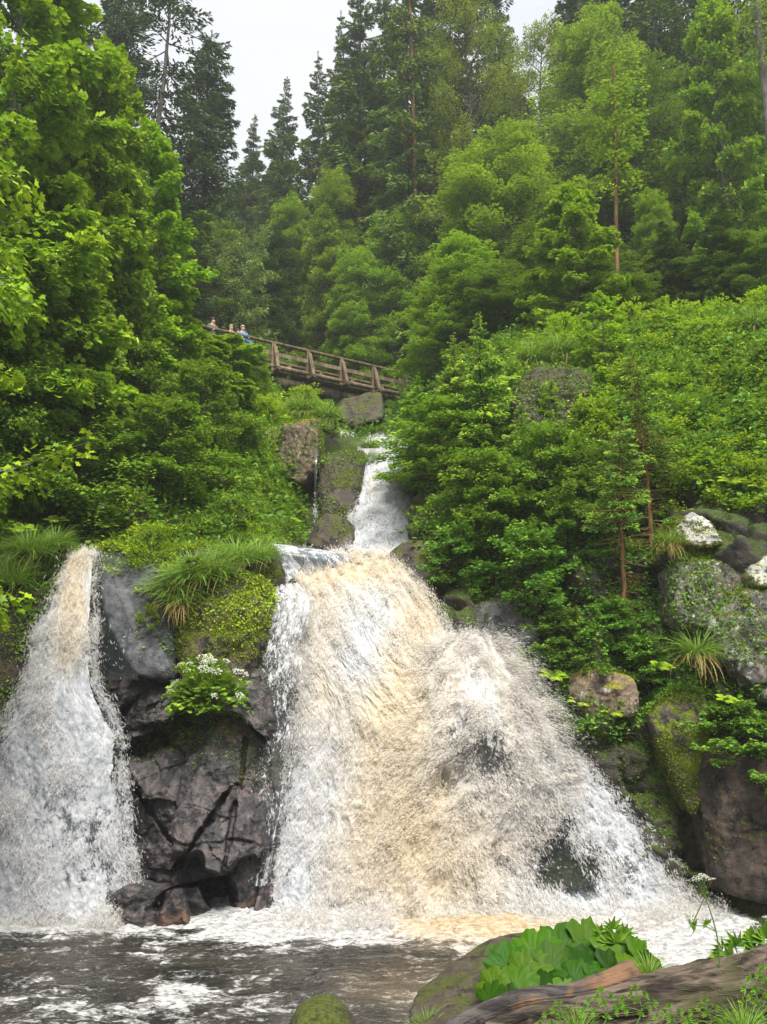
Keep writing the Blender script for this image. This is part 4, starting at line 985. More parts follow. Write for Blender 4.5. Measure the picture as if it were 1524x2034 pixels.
# ------------------------------------------------------------------ the forest
def many(key, cat, rows):
    for r in rows:
        a, b, c, hw, t = r[:5]; kw = r[5] if len(r) > 5 else {}
        place(key, a, b, c, t, cat, hw=hw, **kw)
many('spruce', 'spruce', [
 (566, 155, 60, 85, 'pointed spruce standing alone against the sky in the gap of the valley'),
 (505, 225, 64, 60, 'shorter far spruce in the shadow between the fir and the pointed spruce'),
 (715, -90, 48, 130, 'tallest spruce at the right edge of the sky gap'),
 (682, 20, 52, 100, 'spruce filling the right flank of the sky gap behind the tallest one'),
 (765, -130, 50, 110, 'spruce between the tallest one and the slender reddish trunk'),
 (845, -60, 52, 100, 'spruce behind the slender reddish trunk and the olive oak'),
 (540, 330, 75, 70, 'lowest far spruce closing the valley floor under the pointed spruce'),
 (470, 360, 70, 70, 'far spruce peeping out right below the broad fir'),
 (650, 320, 70, 70, 'far spruce behind the upright bright beech'),
 (1345, 370, 36, 110, 'dusky spruce with drooping boughs above the bright right slope'),
 (1320, 440, 26.5, 95, 'dusky spruce standing on the brow of the bright slope'),
 (1430, 400, 25.5, 110, 'dusky spruce on the brow with boughs down to the herbs'),
 (1250, 460, 37, 90, 'dusky spruce half hidden by the thin orange trunk'),
 (550, 440, 46, 90, 'dark spruce right behind the left part of the footbridge')])
many('spruce_b', 'spruce', [
 (645, 105, 56, 75, 'slim spruce just right of the sky gap beside the big dark spruce'),
 (800, -190, 44, 105, 'spruce with a thin visible trunk behind the olive oak'),
 (1290, -260, 40, 140, 'towering spruce beside the dark fir at the upper right'),
 (1520, -260, 38, 130, 'tall spruce at the right frame edge'),
 (1455, 430, 33, 100, 'drooping dusky spruce near the right frame edge above the slope'),
 (200, 470, 24, 130, 'dark young spruce standing in the shade between the left maples'),
 (60, 520, 22, 130, 'dark young spruce in the shade at the left frame edge')])
many('fir', 'fir', [
 (425, 60, 44, 105, 'broad dark fir with ragged shelves of branches left of the sky gap'),
 (885, -150, 50, 110, 'dark fir behind the olive green oak at the top'),
 (590, 400, 58, 110, 'dark fir filling the shade behind the footbridge'),
 (1000, 150, 56, 120, 'dark fir under the small second sky gap'),
 (1190, -200, 44, 110, 'towering dark fir behind the wide beech on the right'),
 (1400, -300, 42, 130, 'dark fir filling the shade at the top right'),
 (1500, 180, 40, 130, 'black green fir behind the drooping spruce at the right edge'),
 (250, -80, 42, 110, 'dark fir showing through gaps behind the upper left maples'),
 (120, -60, 34, 140, 'dark fir hidden behind the tall left maple'),
 (-60, 100, 28, 180, 'dark fir cut by the left frame edge'),
 (960, 380, 46, 140, 'dark fir in the shade behind the wide layered beech'),
 (790, 300, 48, 110, 'dark fir in the shade behind the yellow green beech'),
 (1120, 300, 44, 140, 'dark fir filling the shade behind the maple sapling'),
 (330, 330, 40, 120, 'dark fir behind the middle of the left wood'),
 (1230, 280, 42, 120, 'dark fir in the shade behind the dimmer beech'),
 (1380, 330, 42, 120, 'black green fir between the drooping spruces'),
 (1140, -120, 46, 110, 'dark fir right of the small second sky gap'),
 (970, -170, 48, 70, 'dark fir left of the small second sky gap')])
place('fir_thin', 330, -120, 38, 'tall fir with a bare grey trunk rising past the top left of the sky', 'fir', hw=115)
many('beech_b', 'beech', [
 (665, 340, 45, 92, 'upright bright beech behind the middle of the footbridge'),
 (575, 395, 47, 75, 'smaller beech left of the upright bright one'),
 (910, 480, 30, 130, 'bushy beech behind the young spruce'),
 (1290, 385, 30, 70, 'narrow young beech beside the thin orange trunk'),
 (715, 500, 43, 100, 'low beech right behind the bridge rail'),
 
 
 
 (512, 692, 25.5, 42, 'little beech whose leaves hide the rail left of the visible part of the footbridge', dict(yb=860))])
many('beech', 'beech', [
 (790, 425, 44, 110, 'yellow green beech behind the right end of the footbridge'),
 (1000, 270, 34, 165, 'wide beech with layered boughs in the middle of the right wood'),
 (1180, 40, 38, 170, 'tall beech with drooping boughs right of the oaks')])
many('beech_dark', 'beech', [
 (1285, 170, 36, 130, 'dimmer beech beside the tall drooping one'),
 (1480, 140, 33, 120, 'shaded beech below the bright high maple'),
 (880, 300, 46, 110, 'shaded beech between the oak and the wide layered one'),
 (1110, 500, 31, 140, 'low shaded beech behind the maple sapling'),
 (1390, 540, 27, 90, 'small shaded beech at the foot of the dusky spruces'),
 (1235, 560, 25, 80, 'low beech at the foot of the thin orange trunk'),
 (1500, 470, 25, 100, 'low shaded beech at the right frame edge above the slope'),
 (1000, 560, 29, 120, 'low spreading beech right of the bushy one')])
many('oak', 'oak', [
 (930, -50, 42, 130, 'olive green oak with crooked dark limbs under the top edge'),
 (1060, 60, 44, 110, 'olive green oak below the second sky gap')])
many('maple', 'maple', [
 (1410, -10, 30, 95, 'bright maple high on the right with upright boughs'),
 (1133, 372, 25, 100, 'young maple with open tiers of leaves in the middle of the right side'),
 (60, -160, 17.5, 250, 'tallest bright maple filling the upper left corner'),
 (215, 90, 20, 130, 'bright maple whose crown edges the bare fir trunk'),
 (290, 250, 22, 130, 'bright maple in the middle of the left wood'),
 (120, 330, 18.5, 150, 'bright maple in front of the dark young spruces')])
many('maple_b', 'maple', [
 (400, 430, 43, 85, 'narrow maple behind the left end of the footbridge'),
 (0, 330, 17, 150, 'bushy maple at the left edge below the tallest one'),
 (300, 520, 22.5, 110, 'shaded maple under the bright left maples'),
 (440, 672, 25, 88, 'small maple whose twigs veil the left end of the footbridge', dict(yb=900))])
def down_to_bank(px, py, d):
    t = P(px, py, d); return t[2] - max(min(ground_z(t[0], t[1]), 5), float(near_z(t[0], t[1]))) + .3
place('maple_near', -190, 40, 11.5, 'near maple with large pale leaves reaching in from the left edge', 'maple', hw=330, H=down_to_bank(-190, 40, 11.5))
place('maple_near', -260, 620, 10.5, 'low maple with pale leaves poking in at the left edge', 'maple', hw=330, H=down_to_bank(-260, 620, 10.5))
place('grey_bush', 480, 480, 42, 'grey green arching willow behind the people on the footbridge', 'willow', hw=85, yb=800)
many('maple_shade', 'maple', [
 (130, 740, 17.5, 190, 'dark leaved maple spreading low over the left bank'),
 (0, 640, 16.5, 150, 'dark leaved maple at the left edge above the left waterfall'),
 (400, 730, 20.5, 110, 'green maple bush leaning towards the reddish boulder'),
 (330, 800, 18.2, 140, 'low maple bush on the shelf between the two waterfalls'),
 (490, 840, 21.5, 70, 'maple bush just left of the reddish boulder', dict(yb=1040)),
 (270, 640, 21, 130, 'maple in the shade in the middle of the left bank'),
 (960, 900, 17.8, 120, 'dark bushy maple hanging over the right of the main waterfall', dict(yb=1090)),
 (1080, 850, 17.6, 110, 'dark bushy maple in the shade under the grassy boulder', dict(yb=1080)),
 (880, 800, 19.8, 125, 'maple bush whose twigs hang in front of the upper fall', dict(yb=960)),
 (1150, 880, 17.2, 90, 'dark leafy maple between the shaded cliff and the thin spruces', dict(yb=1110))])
many('sapling', 'sapling', [(1200, 590, 20.3, 75, 'slender maple sapling leaning over the dark boulder')])
many('young_spruce', 'spruce', [
 (948, 628, 19.6, 120, 'young spruce with bright yellow green tips beside the upper fall', dict(yb=1000)),
 (902, 668, 20.2, 80, 'second smaller spruce tip just left of the bright young spruce', dict(yb=940)),
 (835, 745, 21.2, 90, 'low young spruce at the end of the bridge path', dict(yb=930)),
 (1030, 800, 18.6, 100, 'shaded young spruce below the grassy boulder', dict(yb=1060))])
place('thin_spruce', 1278, 690, 16.4, 'thin leaning spruce with an orange trunk and dead lower twigs', 'spruce', hw=80, yb=1150, tilt=(0, -.05))
place('thin_spruce', 1215, 840, 15.9, 'second thin spruce with dead twigs and a mossy trunk left of the orange one', 'spruce', hw=70, yb=1215, tilt=(0, -.09))
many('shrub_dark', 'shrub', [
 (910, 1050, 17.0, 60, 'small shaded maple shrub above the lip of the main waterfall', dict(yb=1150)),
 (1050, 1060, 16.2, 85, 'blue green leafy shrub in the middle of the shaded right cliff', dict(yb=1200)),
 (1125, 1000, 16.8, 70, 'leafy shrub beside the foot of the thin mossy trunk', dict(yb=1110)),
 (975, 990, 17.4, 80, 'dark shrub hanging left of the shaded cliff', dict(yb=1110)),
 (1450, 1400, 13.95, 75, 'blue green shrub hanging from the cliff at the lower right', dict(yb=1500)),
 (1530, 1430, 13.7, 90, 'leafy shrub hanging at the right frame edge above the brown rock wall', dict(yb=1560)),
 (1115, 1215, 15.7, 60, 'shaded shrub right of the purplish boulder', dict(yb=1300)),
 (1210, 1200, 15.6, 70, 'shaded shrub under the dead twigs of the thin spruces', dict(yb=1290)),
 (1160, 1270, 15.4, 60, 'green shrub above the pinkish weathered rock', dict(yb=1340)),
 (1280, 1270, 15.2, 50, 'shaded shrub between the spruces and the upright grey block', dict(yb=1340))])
rnd = random.Random(4)
for (a, b, c, t) in [(1140, 670, 22.2, 'light shrub behind the slender maple sapling'), (1215, 668, 22, 'yellow green shrub at the brow of the slope below the thin orange trunk'),
      (1290, 680, 21, 'bright shrub at the brow of the slope right of the orange trunk'), (1370, 665, 21, 'bright shrub at the brow below the drooping spruces'), (1450, 655, 21, 'bright shrub at the brow near the right edge'),
      (1240, 740, 19.6, 'bright shrub half way up the slope above the thin spruce'), (1330, 760, 19.2, 'dense bright shrub in the middle of the slope'), (1420, 750, 19, 'dense bright shrub to the right of the slope middle'),
      (1505, 735, 18.6, 'bright shrub at the right edge of the slope'), (1360, 840, 18.2, 'bright shrub low on the slope above the ferns'), (1450, 840, 17.9, 'green shrub low on the slope at the right'),
      (1520, 850, 17.2, 'green shrub low on the slope cut by the right frame edge'), (1400, 915, 17.0, 'green shrub just above the white topped stone'), (1190, 810, 18.6, 'shaded shrub between the dark boulder and the thin spruce'),
      (600, 790, 27, 'low leafy shrub under the middle of the footbridge'), (520, 800, 25, 'low leafy shrub above the reddish boulder')]:
    place('shrub', a, b, c, t, 'shrub', hw=rnd.uniform(60, 110), yb=b + rnd.uniform(95, 160))
many('shrub', 'shrub', [
 (1110, 650, 22.5, 90, 'tall leafy shrub on the brow right of the young spruce', dict(yb=760)),
 (1250, 628, 23, 85, 'tall leafy shrub on the brow at the foot of the thin orange trunk', dict(yb=740)),
 (1345, 622, 23, 95, 'tall rounded shrub on the brow left of the drooping spruces', dict(yb=735)),
 (1425, 615, 22.5, 85, 'tall shrub on the brow in front of the dusky spruces', dict(yb=725)),
 (1510, 600, 22, 95, 'tall shrub on the brow at the right frame edge', dict(yb=720)),
 (1300, 840, 17.9, 75, 'broad shrub right of the thin orange spruce', dict(yb=960)),
 (1480, 930, 16.2, 70, 'leafy shrub overhanging the second white stone', dict(yb=1060))])
many('sapling', 'sapling', [
 (1320, 600, 21.5, 60, 'maple sapling on the brow of the slope under the dusky spruces', dict(yb=790)),
 (1440, 700, 19.5, 65, 'maple sapling in the middle of the bright slope near its right end', dict(yb=900)),
 (1260, 860, 17.6, 45, 'small maple sapling between the thin spruces and the white topped stone', dict(yb=1000)),
 (1480, 1180, 14.3, 28, 'tiny maple seedling growing from the sloping speckled slab', dict(yb=1260)),
 (1090, 760, 18.9, 40, 'small maple sapling in front of the large dark boulder', dict(yb=900))])
place('shrub', 300, 1055, 15.5, 'round leafy bush at the top of the slate slab beside the left waterfall', 'shrub', hw=68, yb=1180)
place('shrub', 500, 1050, 17.0, 'bright leafy bush hanging at the upper left of the main waterfall', 'shrub', hw=45, yb=1130)
place('shrub', 300, 1205, 14.85, 'tiny leafy shrub clinging to the middle of the slate slab', 'shrub', hw=26, yb=1250)

def pole_tree(name, pts, r0, r1, mat, label, crown=None):
    g = Geo(); P0 = np.array([P(*p) for p in pts]); n = 24
    q = interp_rows(np.linspace(0, 1, len(P0)), P0, np.linspace(0, 1, n)); rg = np.random.default_rng(len(label))
    q[:, :2] += np.cumsum(rg.normal(0, .006, (n, 2)), 0)
    root = empty(name, tuple(q[0]), label, 'tree')
    tube(g, q - q[0], np.linspace(r0, r1, n), 8)
    if crown:
        cr = Geo(); k = crown[0]; f = rg.uniform(crown[1], 1, k)
        b = np.stack([np.interp(f, np.linspace(0, 1, n), q[:, i] - q[0, i]) for i in range(3)], -1)
        az = rg.random(k) * 6.28; D = np.stack([np.cos(az), np.sin(az), rg.normal(.1, .25, k)], -1)
        tw = g; spray_leaves(cr, rg, b, D, np.full(k, crown[2]) * rg.uniform(.5, 1.2, k), 40, OVAL, crown[3], twig=tw, vb=.4)
        cr.build('crown', crown[4], root)
    g.build('trunk', mat, root, smooth=True)
    return root
pole_tree('young_tree', [(1228, 650, 26), (1226, 480, 26), (1224, 330, 26), (1218, 130, 26)], .08, .04, M['bark_orange'], 'straight thin orange brown trunk standing above the bright slope', (60, .5, 1.2, .14, M['beech']))
pole_tree('tall_tree', [(1560, 640, 28), (1532, 300, 28), (1512, 100, 28), (1500, -80, 28)], .18, .12, M['bark_grey'], 'tall bare grey trunk along the right frame edge', (40, .6, 1.6, .14, M['beech']))
pole_tree('tall_tree', [(828, 420, 43), (822, 260, 43), (816, 60, 43), (810, -60, 43)], .13, .08, M['bark_orange'], 'slender reddish trunk in front of the spruce behind the oak', (50, .3, 1.6, .16, M['ash']))

# ------------------------------------------------------------------ undergrowth on the slopes
WATER_PX = [(600, 840, 850, 1130), (480, 1060, 900, 1900), (900, 1300, 1400, 1900)]
def scatter(name, mat, leaf, regions, n, per, cr, ls, seed, label, vb=.45, vs=.2, up=.6, dmax=60, dmin=13, dscale=.6, avoid=True, kind='stuff'):
    rg = np.random.default_rng(seed); d = TFC[:, 1]
    w = np.zeros(len(TFC))
    for cx_, cy_, rx, ry, k in regions:
        w = np.maximum(w, k * (np.maximum(((TFX - cx_) / rx) ** 2, 0) + ((TFY - cy_) / ry) ** 2 < 1))
    w = w * TFA / d ** 2 * (d < dmax) * (d > dmin)
    if avoid:
        w *= ~((TFX > 610) & (TFX < 850) & (TFY > 860) & (TFY < 1125) & (d < 27))
        lim = np.interp(TFY, [1100, 1260, 1500, 1800], [860, 1000, 1200, 1400])
        w *= ~((TFX > 520) & (TFX < lim) & (TFY > 1085))
        w *= ~((TFX > 560) & (TFX < 770) & (TFY > 745) & (TFY < 860) & (d > 27))
        w *= ~((TFX > 110) & (TFX < 250) & (TFY > 1100) & (TFY < 1180)) & ~((TFX < 300) & (TFY > 1330))
    i = rg.choice(len(w), n, p=w / w.sum())
    u = rg.random((n, 2)); q = TV[TF[i]]
    p = (q[:, 0] * ((1 - u[:, :1]) * (1 - u[:, 1:])) + q[:, 1] * (u[:, :1] * (1 - u[:, 1:])) + q[:, 2] * u[:, :1] * u[:, 1:] + q[:, 3] * (1 - u[:, :1]) * u[:, 1:])
    nn = TFN[i]; sc = (p[:, 1] / 17) ** dscale
    g = Geo()
    dirs = unit(rg.normal(0, 1, (n, per, 3)) + UP * up + nn[:, None] * .6)
    rr = cr * rg.uniform(.3, 1.1, (n, per)) * sc[:, None] * rg.lognormal(0, .3, (n, 1))
    pp = p[:, None] + dirs * rr[..., None]
    aa = dirs * np.array([1, 1, .3]) + rg.normal(0, .3, (n, per, 3))
    nm = UP * .8 + nn[:, None] * .3 + rg.normal(0, .4, (n, per, 3))
    patch = 0.16 * fbm(p * .9, 3, seed)
    v = vb + patch[:, None] + rg.normal(0, vs * .5, (n, 1)) + rg.normal(0, vs * .5, (n, per))
    s = ls * rg.uniform(.6, 1.3, (n, per)) * sc[:, None]
    inst(g, leaf, pp.reshape(-1, 3), aa.reshape(-1, 3), nm.reshape(-1, 3), s.ravel(), np.clip(v.ravel(), 0, 1))
    o = g.build(name, mat); return tag(o, label, 'undergrowth', kind=kind)
scatter('undergrowth', M['herb'], OVAL, [(1330, 800, 330, 150, 1.0), (1250, 700, 260, 60, 1.2), (1500, 850, 200, 160, 1), (1800, 780, 300, 190, 1)], 20000, 12, .17, .085, 201, 'bright yellow green herbs covering the right slope', vb=.55)
scatter('undergrowth', M['herb_dark'], MAPLE_S, [(1330, 800, 340, 160, 1.0), (1250, 700, 260, 60, 1), (1500, 850, 200, 160, 1)], 2600, 16, .26, .12, 207, 'darker lobed leaves in clumps among the herbs of the right slope', vb=.45)
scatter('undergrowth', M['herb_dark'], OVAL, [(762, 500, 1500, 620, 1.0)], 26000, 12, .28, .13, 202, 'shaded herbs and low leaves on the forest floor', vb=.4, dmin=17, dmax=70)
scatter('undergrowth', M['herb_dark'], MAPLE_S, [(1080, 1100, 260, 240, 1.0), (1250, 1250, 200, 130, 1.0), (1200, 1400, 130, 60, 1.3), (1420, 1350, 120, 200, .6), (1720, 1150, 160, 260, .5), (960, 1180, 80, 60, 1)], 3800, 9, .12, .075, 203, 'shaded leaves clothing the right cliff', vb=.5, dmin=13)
scatter('undergrowth', M['herb'], OVAL, [(300, 1040, 300, 70, 1.0), (480, 960, 110, 120, 1.0), (540, 1010, 60, 80, 1.2), (640, 830, 70, 50, .8)], 5200, 10, .12, .07, 204, 'fresh green leaves on the shelf above the central rocks', vb=.45)
# ------------------------------------------------------------------ moss cushions and small herbs growing on the rocks (part of each rock)
def grow_on(rock, mat, leaf, n, ls, name, cond, seed, v=.5, vs=.2, lift=.01, lie=.8, px=None):
    me = rock.data; nv = len(me.vertices); V = np.empty(nv * 3, np.float32); me.vertices.foreach_get('co', V); V = V.reshape(-1, 3).astype(float)
    me.calc_loop_triangles(); F = np.empty(len(me.loop_triangles) * 3, np.int32); me.loop_triangles.foreach_get('vertices', F); F = F.reshape(-1, 3)
    a, b, c = V[F[:, 0]], V[F[:, 1]], V[F[:, 2]]; cr = np.cross(b - a, c - a); A_ = np.linalg.norm(cr, axis=1) + 1e-12; Nn = cr / A_[:, None]; C = (a + b + c) / 3
    W = C + np.array(rock.location); X_, Y_ = PROJ(W)
    wgt = A_ * np.clip(cond(Nn, W, X_, Y_), 0, None) * (Nn[:, 1] < .3)
    rg = np.random.default_rng(seed); i = rg.choice(len(wgt), n, p=wgt / wgt.sum())
    u = rg.random((n, 2)); f = u.sum(1) > 1; u[f] = 1 - u[f]
    p = a[i] + u[:, :1] * (b - a)[i] + u[:, 1:] * (c - a)[i]; nn = Nn[i]
    g = Geo(); dirs = unit(rg.normal(0, 1, (n, 3)) + nn * .5 + UP * .2)
    inst(g, leaf, p + nn * lift * rg.random((n, 1)), dirs, nn * lie + rg.normal(0, .5, (n, 3)) + UP * .3, ls * rg.uniform(.5, 1.3, n), np.clip(v + .25 * fbm(W[i] * 2.5, 3, seed) + rg.normal(0, vs, n), 0, 1))
    o = g.build(name, mat, parent=rock); o['kind'] = 'stuff'; return o
def mossy(k): return lambda N_, W, X_, Y_: sstep(-.1, .25, fbm(W * 1.6, 4, k) + .45 * N_[:, 2])
for o in list(COL.objects):
    if o.parent is None and o.get('category') in ('rock', 'boulder') and o.data and 'pool edge' not in o['label'] and 'bedrock' not in o['label']:
        l = o['label']; sd0 = abs(hash(l)) % 97 if False else sum(map(ord, l)) % 97
        if 'yellow green moss between' in l:
            grow_on(o, M['moss'], OVAL, 26000, .032, 'moss', mossy(sd0), sd0, .5)
            grow_on(o, M['herb'], OVAL, 5000, .055, 'herbs', lambda N_, W, X_, Y_: sstep(.0, .3, fbm(W * 1.2, 3, 5) + .25 * (Y_ < 1250)), sd0 + 1, .45, lift=.05)
        elif ('mossy' in l or 'moss wrapped' in l or 'draped in moss' in l or 'grass topped' in l) and 'grassy cap' not in l:
            grow_on(o, M['moss'], OVAL, 7000, .04, 'moss', mossy(sd0), sd0, .4)
            grow_on(o, M['herb_dark'], OVAL, 1500, .06, 'herbs', lambda N_, W, X_, Y_: sstep(.05, .3, fbm(W * 1.2, 3, 5) + .3 * N_[:, 2]), sd0 + 1, .5, lift=.05)
        elif 'dripping' in l or 'grassy cap' in l:
            grow_on(o, M['moss'], OVAL, 7000, .035, 'moss', mossy(sd0), sd0, .25)
            grow_on(o, M['herb_dark'], OVAL, 3500, .07, 'herbs', lambda N_, W, X_, Y_: sstep(-.15, .2, fbm(W * 1.2, 3, 5) + .3 * N_[:, 2]), sd0 + 1, .5, lift=.07)
        elif 'white' in l and 'stone' in l:
            grow_on(o, M['moss'], OVAL, 5000, .03, 'moss', lambda N_, W, X_, Y_: sstep(.05, .25, fbm(W * 3.2, 4, 6) - .9 * N_[:, 2] + .25 - .5 * np.clip(-N_[:, 1], 0, 1) + .25), sd0, .6)
        elif 'pinkish weathered' in l or 'slate grey' in l:
            grow_on(o, M['herb_dark'], OVAL, 900, .06, 'herbs', lambda N_, W, X_, Y_, s_=sd0: sstep(.0, .3, fbm(W * 1.5, 3, s_) + .5 * N_[:, 2] - .1), sd0, .45, lift=.05)
        elif 'brown' in l or 'purplish black' in l or 'upright grey' in l or 'sloping speckled' in l or 'dripping' in l:
            grow_on(o, M['moss'], OVAL, 3500, .03, 'moss', lambda N_, W, X_, Y_, s_=sd0: sstep(.05, .4, fbm(W * 1.6, 4, s_) + .6 * N_[:, 2]), sd0, .35)
for o in list(COL.objects):
    l = o.get('label') or ''
    if o.parent is None and o.data and ('upright grey' in l or 'sloping speckled' in l):
        grow_on(o, M['herb_dark'], OVAL, 1600, .055, 'herbs', lambda N_, W, X_, Y_: sstep(.05, .3, fbm(W * 1.3, 3, 44) + .25 * N_[:, 2]), 61, .5, lift=.06)
grow_on(bed, M['moss'], OVAL, 7000, .028, 'moss', lambda N_, W, X_, Y_: (Y_ < 1560) * sstep(0, .3, fbm(W * 1.5, 4, 12) + .5 * np.exp(-(((X_ - 410) / 75) ** 2 + ((Y_ - 1450) / 90) ** 2)) - .05), 62, .3)
grow_on(bed, M['herb_dark'], OVAL, 900, .05, 'herbs', lambda N_, W, X_, Y_: np.exp(-(((X_ - 400) / 70) ** 2 + ((Y_ - 1430) / 60) ** 2)), 63, .5, lift=.06)
def grass_scatter(name, regions, n, L, mat, seed, label, v=.45, dry=0.0):
    rg = np.random.default_rng(seed); w = np.zeros(len(TFC))
    for cx_, cy_, rx, ry, k in regions: w = np.maximum(w, k * (((TFX - cx_) / rx) ** 2 + ((TFY - cy_) / ry) ** 2 < 1))
    w = w * TFA / TFC[:, 1] ** 2; i = rg.choice(len(w), n, p=w / w.sum())
    k = 9; p = np.repeat(TFC[i], k, 0) + rg.normal(0, .07, (n * k, 3)) * np.array([1, .6, .6]); nn = np.repeat(TFN[i], k, 0)
    a = nn * .5 + UP * .8 + rg.normal(0, .35, (n * k, 3)); g = Geo()
    inst(g, BLADE_BEND, p, a, -(nn + rg.normal(0, .5, (n * k, 3))) * -1, L * rg.uniform(.5, 1.2, n * k), np.clip(v + .2 * fbm(p * 1.2, 2, seed) + rg.normal(0, .16, n * k), 0, 1))
    return tag(g.build(name, mat), label, 'grass', kind='stuff')
grass_scatter('grass', [(60, 1110, 130, 110, 1.0), (40, 1260, 70, 130, .8)], 1500, .30, M['grass'], 301, 'long green grass draping the wall left of the left waterfall')
grass_scatter('grass', [(480, 1060, 120, 70, 1), (560, 1010, 60, 90, 1), (330, 1070, 160, 40, .6)], 1200, .28, M['grass'], 302, 'green grass on the shelf beside the upper gorge')
grass_scatter('grass', [(1300, 700, 300, 60, 1.0), (1450, 760, 140, 120, .5)], 1800, .30, M['grass'], 303, 'tall bright grass among the herbs of the right slope', v=.8)
grass_scatter('grass', [(1120, 1420, 120, 100, 1), (1250, 1330, 120, 80, .7), (1350, 1480, 90, 120, .6)], 900, .22, M['grass'], 304, 'short dark grass on ledges right of the splash', v=.3)
scatter('undergrowth', M['moss'], OVAL, [(1200, 1480, 260, 330, 1.0), (60, 1250, 120, 200, 1.0), (950, 1150, 90, 120, .7)], 9000, 5, .035, .035, 205, 'low olive moss on the steep wet rock walls', vb=.25, up=.1)
scatter('undergrowth', M['herb_dark'], OVAL, [(50, 1180, 120, 180, 1.0)], 1400, 8, .09, .06, 206, 'small herbs on the dark wall left of the left waterfall', vb=.5)
# ------------------------------------------------------------------ wooden footbridge and the people on it
ZD_R = P(850, 813, 39); ZD_L = P(330, 703, 32.5)
zdk = (ZD_R[2] + ZD_L[2]) / 2
A = np.array([ZD_R[0], ZD_R[1], ZD_R[2]]); B = np.array([ZD_L[0], ZD_L[1], ZD_L[2]])
Lb = float(np.linalg.norm((B - A)[:2])); ex = (B - A) / Lb; sd_ = unit(np.array([ex[1], -ex[0], 0])); 
if sd_[1] > 0: sd_ = -sd_           # sd_ points to the camera's side
M['timber_underside_shade'] = bark_mat('shade_darkened_timber', (0.012, 0.009, 0.006), (0.05, 0.035, 0.022), (0.10, 0.075, 0.05), 3)  # beam timber coloured darker to paint in the shade under the deck
br = empty('footbridge', tuple(A), 'wooden footbridge with log railings crossing the gorge above the upper waterfall', 'bridge')
def bar(g, t0, s0, z0, t1, s1, z1, r, k=8, square=False):
    a = ex * t0 + sd_ * s0 + UP * z0; b = ex * t1 + sd_ * s1 + UP * z1
    if not square:
        n = 8; q = a + (b - a) * np.linspace(0, 1, n)[:, None]
        tube(g, q, r * (1 + .06 * np.sin(np.arange(n) * 2.1 + t0)), k)
    else:
        d = unit(b - a); u = unit(np.cross(d, UP if abs(d[2]) < .9 else sd_)); w = np.cross(d, u)
        V = np.array([p + u * i * r[0] + w * j * r[1] for p in (a, b) for i, j in ((-1, -1), (1, -1), (1, 1), (-1, 1))])
        g.add(V, Q=[(0, 1, 2, 3), (7, 6, 5, 4), (0, 4, 5, 1), (1, 5, 6, 2), (2, 6, 7, 3), (3, 7, 4, 0)])
for s in (.55, -.55, 0):
    g = Geo(); bar(g, -1.2, s, -.50, Lb + 1, s, -.50, .33, 12); g.build('beam', M['timber_underside_shade'], br, smooth=True)
g = Geo()
for i in range(int((Lb + .6) / .17)): bar(g, i * .17 - .3, 1.0, -.10, i * .17 - .3, -1.0, -.10, (.075, .035), square=True)
g.build('deck', M['timber_pale'], br)
for s in (1.0, -1.0):
    g = Geo(); bar(g, -.4, s, .04, Lb, s, .04, .10, 10); g.build('kerb_log', M['timber_pale'], br, smooth=True)
    g = Geo(); bar(g, -.4, s, 1.08, Lb, s, 1.08, .075, 10); g.build('handrail', M['timber'], br, smooth=True)
    g = Geo(); bar(g, -.4, s + .06, .58, Lb, s + .06, .58, (.02, .085), square=True); g.build('middle_rail', M['timber_pale'], br)
    n = int(Lb / 1.62)
    for i in range(n + 1):
        t = .35 + i * 1.62
        g = Geo(); bar(g, t, s, -.15, t, s, 1.05, (.09, .07), square=True); g.build('post', M['timber_pale'], br)
        sg = 1 if s > 0 else -1
        g = Geo(); bar(g, t - .03, s + .48 * sg, -.12, t - .03, s + .08 * sg, .92, (.07, .05), square=True); g.build('brace', M['timber_pale'], br)
        if s > 0:
            g = Geo(); bar(g, t - .03, -1.62, -.21, t - .03, 1.62, -.21, .085, 8); g.build('cross_log', M['timber'], br, smooth=True)
g = Geo(); bar(g, 1.9, 1.10, .98, .1, 1.10, .10, (.05, .04), square=True); g.build('end_brace', M['timber_pale'], br)
# railing of the path beyond the bridge's right end
pf = empty('fence', tuple(P(850, 738, 40)), 'thin wooden handrail of the path leading off the right end of the footbridge', 'fence')
o0 = P(850, 738, 40); pts = np.array([P(780, 737, 39.6), P(850, 736, 40), P(930, 740, 40.5), P(1010, 748, 41)]) - o0
g = Geo(); tube(g, pts, .055, 8); g.build('rail', M['timber_pale'], pf, smooth=True)
for q in pts[1:]:
    g = Geo(); tube(g, np.stack([q, q - UP * 1.1]), .06, 8); g.build('post', M['timber_pale'], pf, smooth=True)

